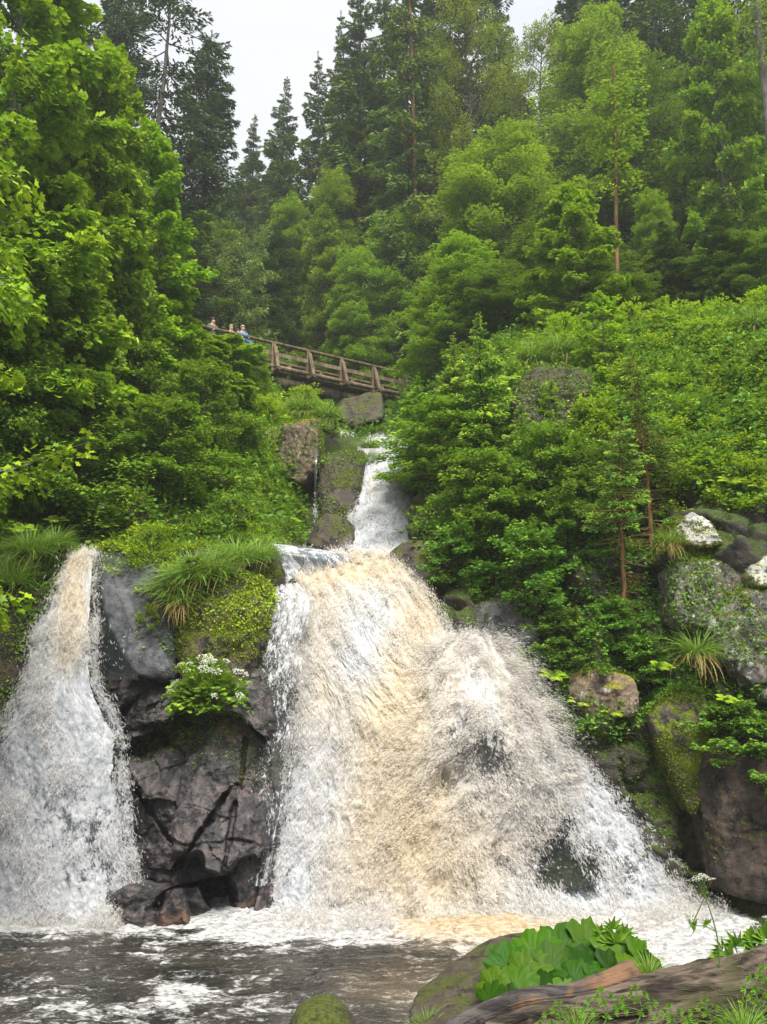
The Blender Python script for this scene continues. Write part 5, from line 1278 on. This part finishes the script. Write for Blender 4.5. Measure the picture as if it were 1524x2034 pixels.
def skin_mesh(name, nodes, edges, mat, parent, root=0, sub=1):
    me = bpy.data.meshes.new(name)
    me.from_pydata([n[:3] for n in nodes], edges, []); me.materials.append(mat)
    o = link(bpy.data.objects.new(name, me), parent)
    sk = o.modifiers.new('skin', 'SKIN')
    for v, n in zip(me.skin_vertices[0].data, nodes): v.radius = (n[3], n[4] if len(n) > 4 else n[3])
    me.skin_vertices[0].data[root].use_root = True
    sb = o.modifiers.new('sub', 'SUBSURF'); sb.levels = sub; sb.render_levels = sub + 1
    for p in me.polygons: p.use_smooth = True
    return o
M['skin'] = plain('skin', (0.50, 0.30, 0.22), .6)
def person(loc, rot, H, shirt, trousers, hair, label, hat=None, cape=None, bend=0.0):
    s = H / 1.75 * .98
    root = empty('person', tuple(loc), label, 'person'); root.rotation_euler = (0, 0, rot); root.scale = (s, s, s)
    b = bend
    # body: pelvis, chest, neck, head with nose, arms resting forwards on the rail (front is -y)
    N_ = [(0, 0, .95, .13, .10), (0, -.02 - b * .3, 1.18, .12, .09), (0, -.03 - b, 1.40, .15, .10), (0, -.03 - b, 1.52, .055), (0, -.05 - b, 1.60, .075, .085), (0, -.05 - b, 1.70, .075, .09),
          (.17, -.03 - b, 1.42, .055), (.23, -.12 - b, 1.20, .042), (.16, -.36 - b, 1.12, .032), (.13, -.42 - b, 1.12, .038, .02),
          (-.17, -.03 - b, 1.42, .055), (-.23, -.12 - b, 1.20, .042), (-.16, -.36 - b, 1.12, .032), (-.13, -.42 - b, 1.12, .038, .02),
          (.10, 0, .86, .085), (.11, -.02, .48, .06), (.11, 0, .10, .045), (.11, -.13, .04, .04, .03),
          (-.10, 0, .86, .085), (-.11, -.02, .48, .06), (-.11, 0, .10, .045), (-.11, -.13, .04, .04, .03), (0, -.145 - b, 1.63, .016)]
    E_ = [(0, 1), (1, 2), (2, 3), (3, 4), (4, 5), (2, 6), (6, 7), (7, 8), (8, 9), (2, 10), (10, 11), (11, 12), (12, 13), (0, 14), (14, 15), (15, 16), (16, 17), (0, 18), (18, 19), (19, 20), (20, 21), (4, 22)]
    skin_mesh('body', N_, E_, M['skin'], root)
    k = 1.22
    S_ = [(0, 0, .90, .15, .12), (0, -.02 - b * .3, 1.18, .145, .115), (0, -.03 - b, 1.41, .17, .12), (0, -.03 - b, 1.49, .08), (.18, -.03 - b, 1.42, .075), (.235, -.12 - b, 1.20, .06), (.17, -.33 - b, 1.125, .047), (-.18, -.03 - b, 1.42, .075), (-.235, -.12 - b, 1.20, .06), (-.17, -.33 - b, 1.125, .047)]
    skin_mesh('jacket', S_, [(0, 1), (1, 2), (2, 3), (2, 4), (4, 5), (5, 6), (2, 7), (7, 8), (8, 9)], shirt, root)
    T_ = [(0, 0, .93, .14, .115), (.10, 0, .84, .10), (.11, -.02, .48, .075), (.11, 0, .12, .062), (-.10, 0, .84, .10), (-.11, -.02, .48, .075), (-.11, 0, .12, .062)]
    skin_mesh('trousers', T_, [(0, 1), (1, 2), (2, 3), (0, 4), (4, 5), (5, 6)], trousers, root)
    D, F = ico(3); V = D * np.array([.098, .112, .11]) + np.array([0, -.03 - b, 1.70]); V[:, 1] = np.where((D[:, 1] < -.2) & (D[:, 2] < .25), V[:, 1] + .07, V[:, 1])
    mesh('hat' if hat else 'hair', V, [F], hat or hair, smooth=True, parent=root)
    return root
def on_bridge(t, s): return A + ex * t + sd_ * s + UP * (-.06)
face = math.atan2(sd_[0], -sd_[1])
cl = lambda n, c: plain(n, c, .75)
def t_at(px):
    ts = np.linspace(0, Lb, 400); q = A + ex * ts[:, None]; return float(ts[np.argmin(np.abs(PROJ(q)[0] - px))])
dark = cl('dark_trousers', (.03, .035, .05)); br_h = cl('brown_hair', (.09, .05, .03)); gr_h = cl('grey_hair', (.35, .33, .30))
person(on_bridge(t_at(468), .68), face, 1.72, cl('blue_jacket', (.02, .19, .62)), dark, gr_h, 'person in a bright blue jacket leaning on the bridge rail')
person(on_bridge(t_at(479), .35), face + .4, 1.66, cl('dark_blue_jacket', (.04, .13, .34)), dark, br_h, 'person in a darker blue jacket behind the one in bright blue')
person(on_bridge(t_at(457), .70), face, 1.50, cl('red_yellow_jacket', (.55, .06, .05)), dark, br_h, 'smaller person in a red top between the blue and the cream one')
person(on_bridge(t_at(445), .68), face, 1.62, cl('cream_jacket', (.55, .52, .42)), dark, cl('blond_hair', (.45, .36, .2)), 'person in a cream jacket beside the one in red')
person(on_bridge(t_at(409), .68), face + .2, 1.74, cl('dark_green_jacket', (.06, .10, .07)), dark, br_h, 'person with a pink face standing apart near the left end of the bridge')
# ------------------------------------------------------------------ grass tufts, ferns, flowering plants
def grass_tuft(name, n, L, spread, mats, seed, hang=0.6):
    rg = np.random.default_rng(seed); root = empty(name)
    for k, (mt, frac, nm) in enumerate(mats):
        m = int(n * frac); g = Geo(); az = rg.random(m) * 6.28
        r = np.sqrt(rg.random(m)) * spread
        p = np.stack([np.cos(az) * r, np.sin(az) * r * .6, 0 * r], -1)
        out = np.stack([np.cos(az), np.sin(az), 0 * az], -1)
        dry = nm == 'dry_blades'
        a = out * rg.uniform(.0, .8, (m, 1)) + UP * (.15 if dry else .9) + np.array([0, -.35, 0]) + rg.normal(0, .28, (m, 3))
        nrm = -out * (1.0 if not dry else -.2) + UP * (.5 if not dry else 1.0) + np.array([0, .3, 0])
        inst(g, BLADE_BEND, p, a, -nrm * -1, L * rg.uniform(.3, 1.2, m), np.clip(rg.normal(.5, .22, m), 0, 1))
        g.build(nm, mt, root)
    root['_H'] = L; root['_R'] = L
    return root
def fern(name, seed, L=.5, n=11):
    rg = np.random.default_rng(seed); root = empty(name); g = Geo(); st = Geo()
    for i in range(n):
        az = i * 2.4 + rg.normal(0, .3); o = np.array([math.cos(az), math.sin(az), 0]); l = L * rg.uniform(.7, 1.1)
        t = np.linspace(0, 1, 22); el = rg.uniform(.7, 1.25)
        c = l * (t[:, None] * (o * math.cos(el) + UP * math.sin(el)) - UP * (.75 * t[:, None] ** 2) * math.sin(el))
        tube(st, c[::3], .004 * (1 - .7 * t[::3]) + .0008, 4)
        lt = np.cross(o, UP); tg = unit(np.gradient(c, axis=0)); up = np.cross(lt, tg)
        w = l * .20 * np.sin(PI * (.12 + .86 * t)) ** .8
        for sgn in (-1, 1):
            inst(g, LANCE, c[2:], lt[None] * sgn + tg[2:] * .45 - UP * .12, up[2:] + rg.normal(0, .15, (20, 3)), w[2:] * 1.0, np.clip(rg.normal(.5, .12, 20), 0, 1))
    g.build('fronds', M['herb'], root); st.build('stems', M['stem'], root)
    root['_H'] = L * .8; root['_R'] = L
    return root
def umbel(g, rg, c, r, n=70, dome=.35, axis=UP):
    """a flat flower head: many small white florets"""
    a = rg.random(n) * 6.28; q = np.sqrt(rg.random(n)); ax = unit(np.asarray(axis, float)); e1 = unit(np.cross(ax, [0.3, .9, .1])); e2 = np.cross(ax, e1)
    p = c + r * (q * np.cos(a))[:, None] * e1 + r * (q * np.sin(a))[:, None] * e2 + ax * (r * dome * (1 - q ** 2))[:, None]
    for k in range(3):
        inst(g, OVAL, p, rg.normal(0, 1, (n, 3)) + ax * .2, ax + rg.normal(0, .4, (n, 3)), r * .20, np.clip(rg.normal(.6, .2, n), 0, 1))
def umbel_plant(name, seed, R=.6, heads=16):
    rg = np.random.default_rng(seed); root = empty(name); tw = Geo(); cr = Geo()
    k = 90; az = rg.random(k) * 6.28; el = rg.uniform(.0, 1.3, k)
    D = np.stack([np.cos(az) * np.cos(el), np.sin(az) * np.cos(el) - .25, np.sin(el) * .9 + .05], -1)
    C = np.zeros((k, 3)) + D * R * rg.uniform(.05, .55, (k, 1))
    spray_leaves(cr, rg, C, D, R * rg.uniform(.35, .6, k), 20, MAPLE_S, R * .15, twig=tw, vb=.5)
    tw.build('stems', M['stem'], root); cr.build('foliage', M['maple_dark'], root)
    for i in range(heads):
        a = rg.uniform(-2.9, .0); e = rg.uniform(.15, 1.25)
        d = np.array([math.cos(a) * math.cos(e), math.sin(a) * math.cos(e), math.sin(e)]); c = d * R * rg.uniform(.85, 1.1)
        g = Geo(); umbel(g, rg, c, R * rg.uniform(.07, .13), 40, axis=d + UP + np.array([0, -.5, 0])); tube(tw, np.array([c * .4, c * .75, c]), .004, 4)
        g.build('flower_head', M['petal'], root)
    root['_H'] = R; root['_R'] = R
    return root

proto('tuft', lambda: grass_tuft('grass_tuft', 520, .42, .26, [(M['grass'], .96, 'green_blades'), (M['dry'], .04, 'dry_blades')], 3))
proto('tuft_dry', lambda: grass_tuft('grass_tuft', 420, .45, .2, [(M['grass'], .7, 'green_blades'), (M['dry'], .3, 'dry_blades')], 4))
proto('fern', lambda: fern('fern', 5))
def spot(key, px, py, d, label, cat, hw, group=None, rot=0.0, push=0.0):
    """a low plant whose foot is at (px, py), hw photo pixels in radius"""
    first = USED[key] is None
    o = place(key, px, py, d, label, cat, group, wide=1.0, H=1.0, rot=rot, tilt=(.4 if key == 'fern' else .2, 0))
    s = hw * d / F_PX / USED[key + '#R']
    o.scale = (s, s, s); o.location = tuple(P(px, py, d) + np.array([0, push, 0])); return o
for a in [(345, 1175, 14.95, 55, 'long grass hanging over the top of the mossy hump beside the round bush'), (385, 1150, 15.0, 60, 'thick grass tuft at the top middle of the mossy hump'), (425, 1140, 15.1, 60, 'grass tuft at the top right of the mossy hump'),
          (470, 1115, 15.6, 55, 'grass tuft near the upper left shoulder of the main waterfall'), (515, 1110, 16.0, 45, 'grass tuft right beside the lip of the main waterfall'),
          (600, 815, 24, 40, 'grass tuft behind the orange mossy boulder top'), (650, 830, 25, 40, 'grass tuft hanging right of the reddish boulder'), (735, 890, 22.8, 30, 'grass tuft on the edge of the upper fall'),
          (60, 1100, 15.3, 60, 'grass tuft left of the spout of the left waterfall'), (20, 1160, 14.9, 60, 'grass tuft at the left frame edge beside the left waterfall'), (110, 1085, 15.8, 45, 'small grass tuft right above the spout of the left waterfall'),
          (1060, 715, 20.6, 50, 'pale grass on the cap of the large dark boulder'), (1110, 700, 20.8, 50, 'pale grass behind the cap of the large dark boulder'), (1500, 650, 20.5, 50, 'grass tuft at the brow of the slope at the right edge')]:
    spot('tuft', a[0], a[1], a[2], a[4], 'grass', a[3])
for a in [(355, 1200, 14.8, 50, 'straw coloured blades hanging down the mossy hump'), (1385, 1300, 14.3, 60, 'grass tuft with straw coloured blades under the upright grey block'), (1170, 1330, 15.2, 40, 'dry grass tuft above the pinkish weathered rock'),
          (1330, 1080, 14.95, 40, 'dry orange blades left of the white topped stone')]:
    spot('tuft_dry', a[0], a[1], a[2], a[4], 'grass', a[3])
for a in [(1395, 960, 16.6, 50, 'fern just above the white topped stone'), (1450, 965, 16.2, 60, 'fern above the bright yellow moss'), (1510, 975, 15.8, 60, 'fern at the right edge above the second white stone'),
          (1040, 1320, 15.6, 45, 'fern beside the right edge of the splash'), (1095, 1350, 15.3, 55, 'fern leaning over the right of the main waterfall'), (1150, 1400, 15.0, 50, 'fern left of the pinkish weathered rock'),
          (1215, 1420, 14.8, 50, 'fern under the pinkish weathered rock'), (1440, 1395, 13.9, 40, 'yellow green fern on the lower right cliff'), (1310, 1330, 14.9, 45, 'fern right of the pinkish weathered rock'),
          (110, 1040, 16.6, 50, 'fern on the left bank behind the spout'), (40, 1060, 16, 60, 'fern on the left bank at the frame edge'), (210, 1050, 16.6, 45, 'fern under the dark leaved maple'),
          (570, 1040, 20.4, 45, 'fern in front of the dark hollow'), (1010, 760, 20.2, 50, 'fern on the left flank of the large dark boulder')]:
    spot('fern', a[0], a[1], a[2], a[4], 'fern', a[3])
um = umbel_plant('flowering_plant', 7, .62, 20); um.location = tuple(P(412, 1405, 14.42)); um.scale = (1.2, .9, 1.35)
del um['_H']; del um['_R']
tag(um, 'bushy plant covered in small white flower heads on the mossy hump', 'flowering plant')
for i, (x, y, d, s, t) in enumerate([(385, 1130, 15.0, .25, 'few white flower heads in the grass on top of the mossy hump'), (215, 1020, 16.4, .22, 'white flower heads in the shade behind the left waterfall'), (478, 1045, 16.8, .2, 'pale flower head beside the lip of the main waterfall')]):
    u = umbel_plant('flowering_plant', 30 + i, .5, 5); u.location = tuple(P(x, y, d)); u.scale = (s * 2, s * 2, s * 2); del u['_H']; del u['_R']
    tag(u, t, 'flowering plant')

# ------------------------------------------------------------------ the near bank: butterbur, log, branch, flower stem
def big_leaf(root, c, r, nrm, spin, v, rg):
    na, nr = 72, 12
    a = np.linspace(0, 2 * PI, na, endpoint=False); q = np.linspace(0, 1, nr) ** .9
    notch = np.exp(-((np.angle(np.exp(1j * (a - PI)))) / .32) ** 2)
    rad = (.88 + .22 * np.abs(np.sin(a * 4.5)) ** .7 + .05 * np.sin(a * 21 + rg.random() * 6) + .06 * rg.normal(0, .5, na)) * (1 - .72 * notch)
    R_, A_ = np.meshgrid(q, a)
    x = R_ * rad[:, None] * np.cos(A_); y = R_ * rad[:, None] * np.sin(A_)
    ph = rg.random() * 6
    zz = .16 * R_ ** 1.5 - .30 * R_ ** 2.6 * (.7 + .4 * np.sin(A_ * 2 + ph)) + .045 * R_ * np.abs(np.sin(A_ * 4.5)) + .022 * np.sin(A_ * 18 + 9 * R_) * R_ + .05 * fbm(np.stack([x * 4, y * 4, 0 * x + ph], -1), 3, 5)
    L = np.stack([x, y, zz], -1) * r
    n = unit(np.array(nrm, float)); e1 = unit(np.cross([math.cos(spin), math.sin(spin), .1], n)); e2 = np.cross(n, e1)
    V = c + L[..., 0:1] * e1 + L[..., 1:2] * e2 + L[..., 2:3] * n
    F = []
    for i in range(na):
        j = (i + 1) % na
        for k in range(nr - 1): F.append((i * nr + k, i * nr + k + 1, j * nr + k + 1, j * nr + k))
    g = Geo(); g.add(V.reshape(-1, 3), Q=F, v=np.clip(v + .12 * (np.abs(np.sin(A_ * 4.5)) < .18).ravel() * (R_.ravel() > .1), 0, 1))
    g.build('leaf', M['butterbur'], root, smooth=True)
M['butterbur'] = leaf_mat('butterbur_leaf', (0.010, 0.036, 0.002), (0.028, 0.080, 0.003), (0.065, 0.130, 0.005), 0.14, gloss=.006)
rg = np.random.default_rng(3)
base = P(1130, 1990, 5.75)
bb = empty('butterbur', tuple(base), 'low clump of big rounded butterbur leaves behind the driftwood log', 'plant'); stg = Geo()
for i, (x, y, r, d) in enumerate([(1012, 1922, 44, 5.9), (1065, 1898, 50, 6.1), (1118, 1893, 56, 6.2), (1175, 1890, 58, 6.2), (1232, 1900, 55, 6.1), (1275, 1912, 48, 6.0), (1302, 1932, 40, 5.9), (1050, 1935, 46, 5.8), (1100, 1928, 52, 5.8), (1160, 1925, 50, 5.8),
                               (1215, 1932, 44, 5.8), (1145, 1950, 42, 5.6), (1090, 1962, 44, 5.6), (1030, 1966, 44, 5.6), (985, 1962, 38, 5.65), (972, 1985, 34, 5.55), (1195, 1958, 40, 5.6), (1255, 1940, 40, 5.75), (1010, 1990, 30, 5.5), (1060, 1995, 34, 5.45), (1120, 1985, 36, 5.45)]):
    c = P(x, y, d) - base
    nrm = np.array([(x - 1140) / 260 + rg.normal(0, .22), -.75 + rg.normal(0, .2), .85])
    big_leaf(bb, c, r * .98 * d / F_PX, nrm, rg.uniform(-.6, .6) + PI / 2, .45 + rg.normal(0, .28), rg)
    f = np.array([c[0] * .55, c[1] * .3 + .1, -.12])
    tube(stg, np.stack([f, f * .4 + c * .6 + np.array([0, 0, -.03]), c]), .009, 5)
stg.build('stems', M['stem'], bb, smooth=True)

def wood(name, pts, rads, mat, label, seed, ridge=.18, cat='log', k=120, n=260):
    P0 = np.array([P(*p) for p in pts]); t = np.linspace(0, 1, n)
    q = interp_rows(np.linspace(0, 1, len(P0)), P0, t); r = np.interp(t, np.linspace(0, 1, len(rads)), rads)
    tg = unit(np.gradient(q, axis=0)); b = unit(np.cross(tg, UP)); c = np.cross(tg, b); a = np.arange(k) / k * 2 * PI
    ln = np.cumsum(np.linalg.norm(np.diff(q, axis=0, prepend=q[:1]), axis=-1))
    co_ = np.stack([np.cos(a)[None] * 2.2 + 0 * ln[:, None], np.sin(a)[None] * 2.2 + 0 * ln[:, None], ln[:, None] * 1.6 + 0 * a[None]], -1)
    dn = ridged(co_ * 1.1 + seed, 4, seed) * ridge + ridged(co_ * np.array([3.5, 3.5, .9]), 4, seed + 3) * ridge * .6
    end = np.minimum(sstep(0, .03, t), sstep(0, .03, 1 - t))[:, None]
    rr = r[:, None] * (1 + dn) * (.25 + .75 * end)
    V = q[:, None] + rr[..., None] * (np.cos(a)[None, :, None] * b[:, None] + np.sin(a)[None, :, None] * c[:, None])
    i = np.arange(n - 1)[:, None] * k; j = np.arange(k)[None]; j2 = (j + 1) % k
    Q = np.stack([i + j, i + j2, i + k + j2, i + k + j], -1).reshape(-1, 4)
    o0 = q[n // 2]; g = Geo(); g.add((V - o0).reshape(-1, 3), Q=Q)
    for e in (0, n - 1):
        ring = V[e] - o0; cc = ring.mean(0)
        g.add(np.concatenate([ring, cc[None]]), T=[[x, (x + 1) % k, k] for x in range(k)])
    o = g.build(name, mat, smooth=True, loc=tuple(o0)); return tag(o, label, cat)
M['driftwood'] = bark_mat('driftwood', (0.010, 0.008, 0.006), (0.13, 0.10, 0.075), (0.05, 0.05, 0.022), 9, grain=(.10, 1, 1), bump=1.0)
M['driftwood_dark'] = bark_mat('dark_driftwood', (0.018, 0.015, 0.015), (0.085, 0.075, 0.072), (0.16, 0.09, 0.05), 10, grain=(.12, 1, 1), bump=1.0)
wood('log', [(1760, 1880, 4.6), (1524, 1962, 4.9), (1340, 1995, 5.0), (1180, 2040, 4.9), (1010, 2100, 4.6)], [.19, .165, .145, .13, .09], M['driftwood'], 'thick rotting driftwood log lying across the bottom right corner', 5)
wood('branch', [(1265, 1945, 5.25), (1225, 1958, 5.2), (1140, 1975, 5.15), (1050, 1985, 5.1), (980, 2008, 5.05), (905, 2045, 4.95), (860, 2090, 4.8)], [.10, .085, .05, .055, .05, .045, .03], M['driftwood_dark'], 'dark bare branch with a knotted end lying on the log', 9, .16, 'branch')
wood('branch', [(1290, 1990, 4.85), (1180, 2004, 4.8), (1080, 2012, 4.75), (960, 2050, 4.65)], [.05, .045, .04, .03], M['driftwood'], 'thin brown branch just below the dark bare one', 12, .2, 'branch')

# tall flower stem and herbs at the right
def stem_plant(name, foot, top, heads, leaves, label, seed, lf=MAPLE_S, lm='herb', r=.004):
    rg = np.random.default_rng(seed); f = P(*foot); tp = P(*top); root = empty(name, tuple(f), label, 'plant')
    st = Geo(); t = np.linspace(0, 1, 9)[:, None]; side = np.array([.03, 0, 0])
    c = t * (tp - f) + side * np.sin(PI * t); tube(st, c, r * (1.2 - .5 * t[:, 0]), 6)
    lg = Geo()
    for (x, y, d, s) in leaves:
        q = P(x, y, d) - f; tt = np.clip(q[2] / max(c[-1, 2], .01), .0, .95); b = np.array([np.interp(tt * .85, t[:, 0], c[:, i]) for i in range(3)])
        tube(st, np.stack([b, (b + q) / 2 + np.array([0, 0, .01]), q]), r * .5, 4)
        n = 7; az = np.linspace(-1.3, 1.3, n) + math.atan2(q[2] - b[2], q[0] - b[0] + 1e-6)
        dirs = np.stack([np.cos(az), -.35 + 0 * az, np.sin(az)], -1)
        inst(lg, lf, np.repeat(q[None], n, 0), dirs, np.array([0, -.8, .6]) + rg.normal(0, .25, (n, 3)), s * d / F_PX * rg.uniform(.75, 1.1, n), np.clip(rg.normal(.55, .15, n), 0, 1))
    for (x, y, d, rr) in heads:
        g = Geo(); q = P(x, y, d) - f; R_ = rr * d / F_PX
        for k in range(16):
            a = rg.random() * 6.28; z = rg.random() ** .5; cc = q + R_ * .8 * z * np.array([math.cos(a), math.sin(a), 0]) + UP * R_ * .45 * (1 - z * z)
            tube(st, np.stack([q - UP * R_ * .8, cc]), .0012, 3, cap=False); umbel(g, rg, cc, R_ * .27, 16)
        tube(st, np.stack([np.array([np.interp(.9, t[:, 0], c[:, i]) for i in range(3)]), q - UP * R_ * .8]), r * .6, 4)
        g.build('flower_head', M['petal'], root)
    st.build('stem', M['stem'], root, smooth=True); lg.build('leaves', M[lm], root)
    return root
stem_plant('flower_stem', (1430, 1935, 4.9), (1393, 1765, 4.9), [(1398, 1752, 4.9, 27), (1372, 1822, 4.95, 20)], [(1382, 1838, 4.88, 15), (1406, 1836, 4.92, 15), (1400, 1775, 4.9, 9)],
           'tall thin stem topped with white flower heads behind the right end of the log', 5, LANCE, 'herb_dark')
stem_plant('herb', (1450, 1940, 5.2), (1460, 1880, 5.2), [], [(1435, 1890, 5.2, 34), (1462, 1880, 5.2, 36), (1485, 1895, 5.2, 34), (1450, 1905, 5.15, 34), (1430, 1915, 5.15, 30), (1475, 1915, 5.15, 30)], 'herb with deeply lobed leaves right of the tall flower stem', 6, LANCE, 'herb_dark')
stem_plant('herb', (1530, 1930, 5.1), (1520, 1845, 5.1), [(1500, 1838, 5.1, 14), (1525, 1828, 5.1, 14)], [(1500, 1880, 5.1, 30), (1520, 1862, 5.1, 30), (1535, 1890, 5.1, 34), (1505, 1905, 5.05, 30), (1530, 1915, 5.05, 30), (1492, 1862, 5.1, 22)], 'herb with feathery leaves cut by the right frame edge', 7, OVAL, 'herb_dark')
stem_plant('herb', (1212, 1900, 6.2), (1216, 1850, 6.2), [], [(1195, 1856, 6.2, 28), (1216, 1846, 6.2, 30), (1238, 1858, 6.2, 28), (1210, 1870, 6.15, 28), (1226, 1872, 6.15, 28)], 'toothed leaf sprig sticking up above the butterbur leaves', 8, LANCE, 'herb_dark')
for i, (x, y, t) in enumerate([(1195, 2000, 'small leafy herb growing in front of the dark branch'), (1262, 1995, 'small leafy herb growing on the log left of its middle'), (1400, 2020, 'light green herb at the bottom edge under the log'), (1500, 2000, 'yellow green herb at the bottom right corner'), (1330, 2030, 'tiny herb at the bottom edge under the log'), (1110, 2025, 'tiny herb between the two thin branches'), (1515, 1955, 'upright herb in front of the right end of the log')]):
    d = 4.45
    stem_plant('herb', (x, y + 45, d), (x, y - 25, d), [], [(x + dx_, y + dy_, d, 12) for dx_, dy_ in ((-24, -10), (18, -18), (0, -30), (-14, 10), (24, 8), (4, -6), (-34, 8), (36, -2), (10, 22), (-8, -18))], t, 20 + i, LANCE, 'herb_dark')
for a in [(850, 2050, 5.7, 34, 'fine grass on the bank left of the dark branch'), (1150, 2060, 4.5, 42, 'fine grass at the bottom edge below the thin branches'), (1290, 1945, 5.3, 40, 'fine grass behind the middle of the log'), (1480, 2060, 4.4, 50, 'fine grass in the bottom right corner')]:
    spot('tuft', a[0], a[1], a[2], a[4], 'grass', a[3])
HAZE = 0.0008
# ------------------------------------------------------------------ camera, sky, sun
cam = bpy.data.cameras.new('camera'); co = bpy.data.objects.new('camera', cam); COL.objects.link(co)
cam.sensor_fit = 'VERTICAL'; cam.sensor_height = 36.0; cam.lens = 36.0 * F_PX / 2034.0
cam.clip_start = 0.05; cam.clip_end = 3000
co.location = (0, 0, 0); co.rotation_euler = (math.radians(90) + PITCH, 0, 0)
scene.camera = co
bm = bmesh.new(); bmesh.ops.create_cube(bm, size=1.0); hm = bpy.data.meshes.new('haze'); bm.to_mesh(hm); bm.free()
hz = link(bpy.data.objects.new('haze', hm)); hz.location = (0, 50, 20); hz.scale = (400, 200, 120)
mh, nth = new_mat('haze'); Nh = NT(nth); pv = Nh.n('VolumePrincipled'); pv.inputs['Density'].default_value = HAZE; pv.inputs['Color'].default_value = (.93, .96, 1, 1); pv.inputs['Anisotropy'].default_value = .2
Nh.l(pv.outputs[0], Nh.out.inputs['Volume']); hm.materials.append(mh); hz['kind'] = 'stuff'; hz['label'] = 'thin damp haze filling the valley'; hz['category'] = 'haze'

w = bpy.data.worlds.new('World'); scene.world = w; w.use_nodes = True
nt = w.node_tree; nt.nodes.clear(); N = NT.__new__(NT); N.nt = nt
out = nt.nodes.new('ShaderNodeOutputWorld')
SUN_EL, SUN_AZ = 60.0, 165.0
sky = N.n('TexSky', sky_type='NISHITA'); sky.sun_disc = False
sky.sun_elevation = math.radians(SUN_EL); sky.sun_rotation = math.radians(SUN_AZ)
sky.dust_density = 4.0; sky.air_density = 1.0
b1 = N.n('Background'); N.l(sky.outputs[0], b1.inputs[0]); b1.inputs[1].default_value = 0.05
tc = N.n('TexCoord').outputs['Generated']
cl = N.noise(N.mapping(tc, (1, 1, 2.2)), 2.2, 4, 0.55, 0.4)
cc = N.mix(N.mapr(cl, 0.3, 0.75), (0.78, 0.80, 0.86), (0.92, 0.93, 0.95))
b2 = N.n('Background'); N.l(cc, b2.inputs[0]); b2.inputs[1].default_value = 0.35
mx = N.n('MixShader'); mx.inputs[0].default_value = 0.88
N.l(b1.outputs[0], mx.inputs[1]); N.l(b2.outputs[0], mx.inputs[2]); N.l(mx.outputs[0], out.inputs[0])

sd = bpy.data.lights.new('sun', 'SUN'); sd.energy = 2.7; sd.angle = math.radians(32); sd.color = (1.0, 0.955, 0.86)
so = bpy.data.objects.new('sun', sd); COL.objects.link(so)
az = math.radians(SUN_AZ); el = math.radians(SUN_EL)
to = Vector((math.sin(az) * math.cos(el), math.cos(az) * math.cos(el), math.sin(el)))   # direction towards the sun
so.rotation_euler = to.to_track_quat('Z', 'Y').to_euler()

vs = scene.view_settings
vs.view_transform = 'Standard'; vs.look = 'None'; vs.gamma = 1.0; vs.use_curve_mapping = False
vs.exposure = 1.76
cy = scene.cycles
cy.volume_bounces = 1
cy.max_bounces = 7; cy.diffuse_bounces = 4; cy.transmission_bounces = 4; cy.transparent_max_bounces = 20; cy.glossy_bounces = 3
cy.use_denoising = True
cy.sample_clamp_indirect = 6
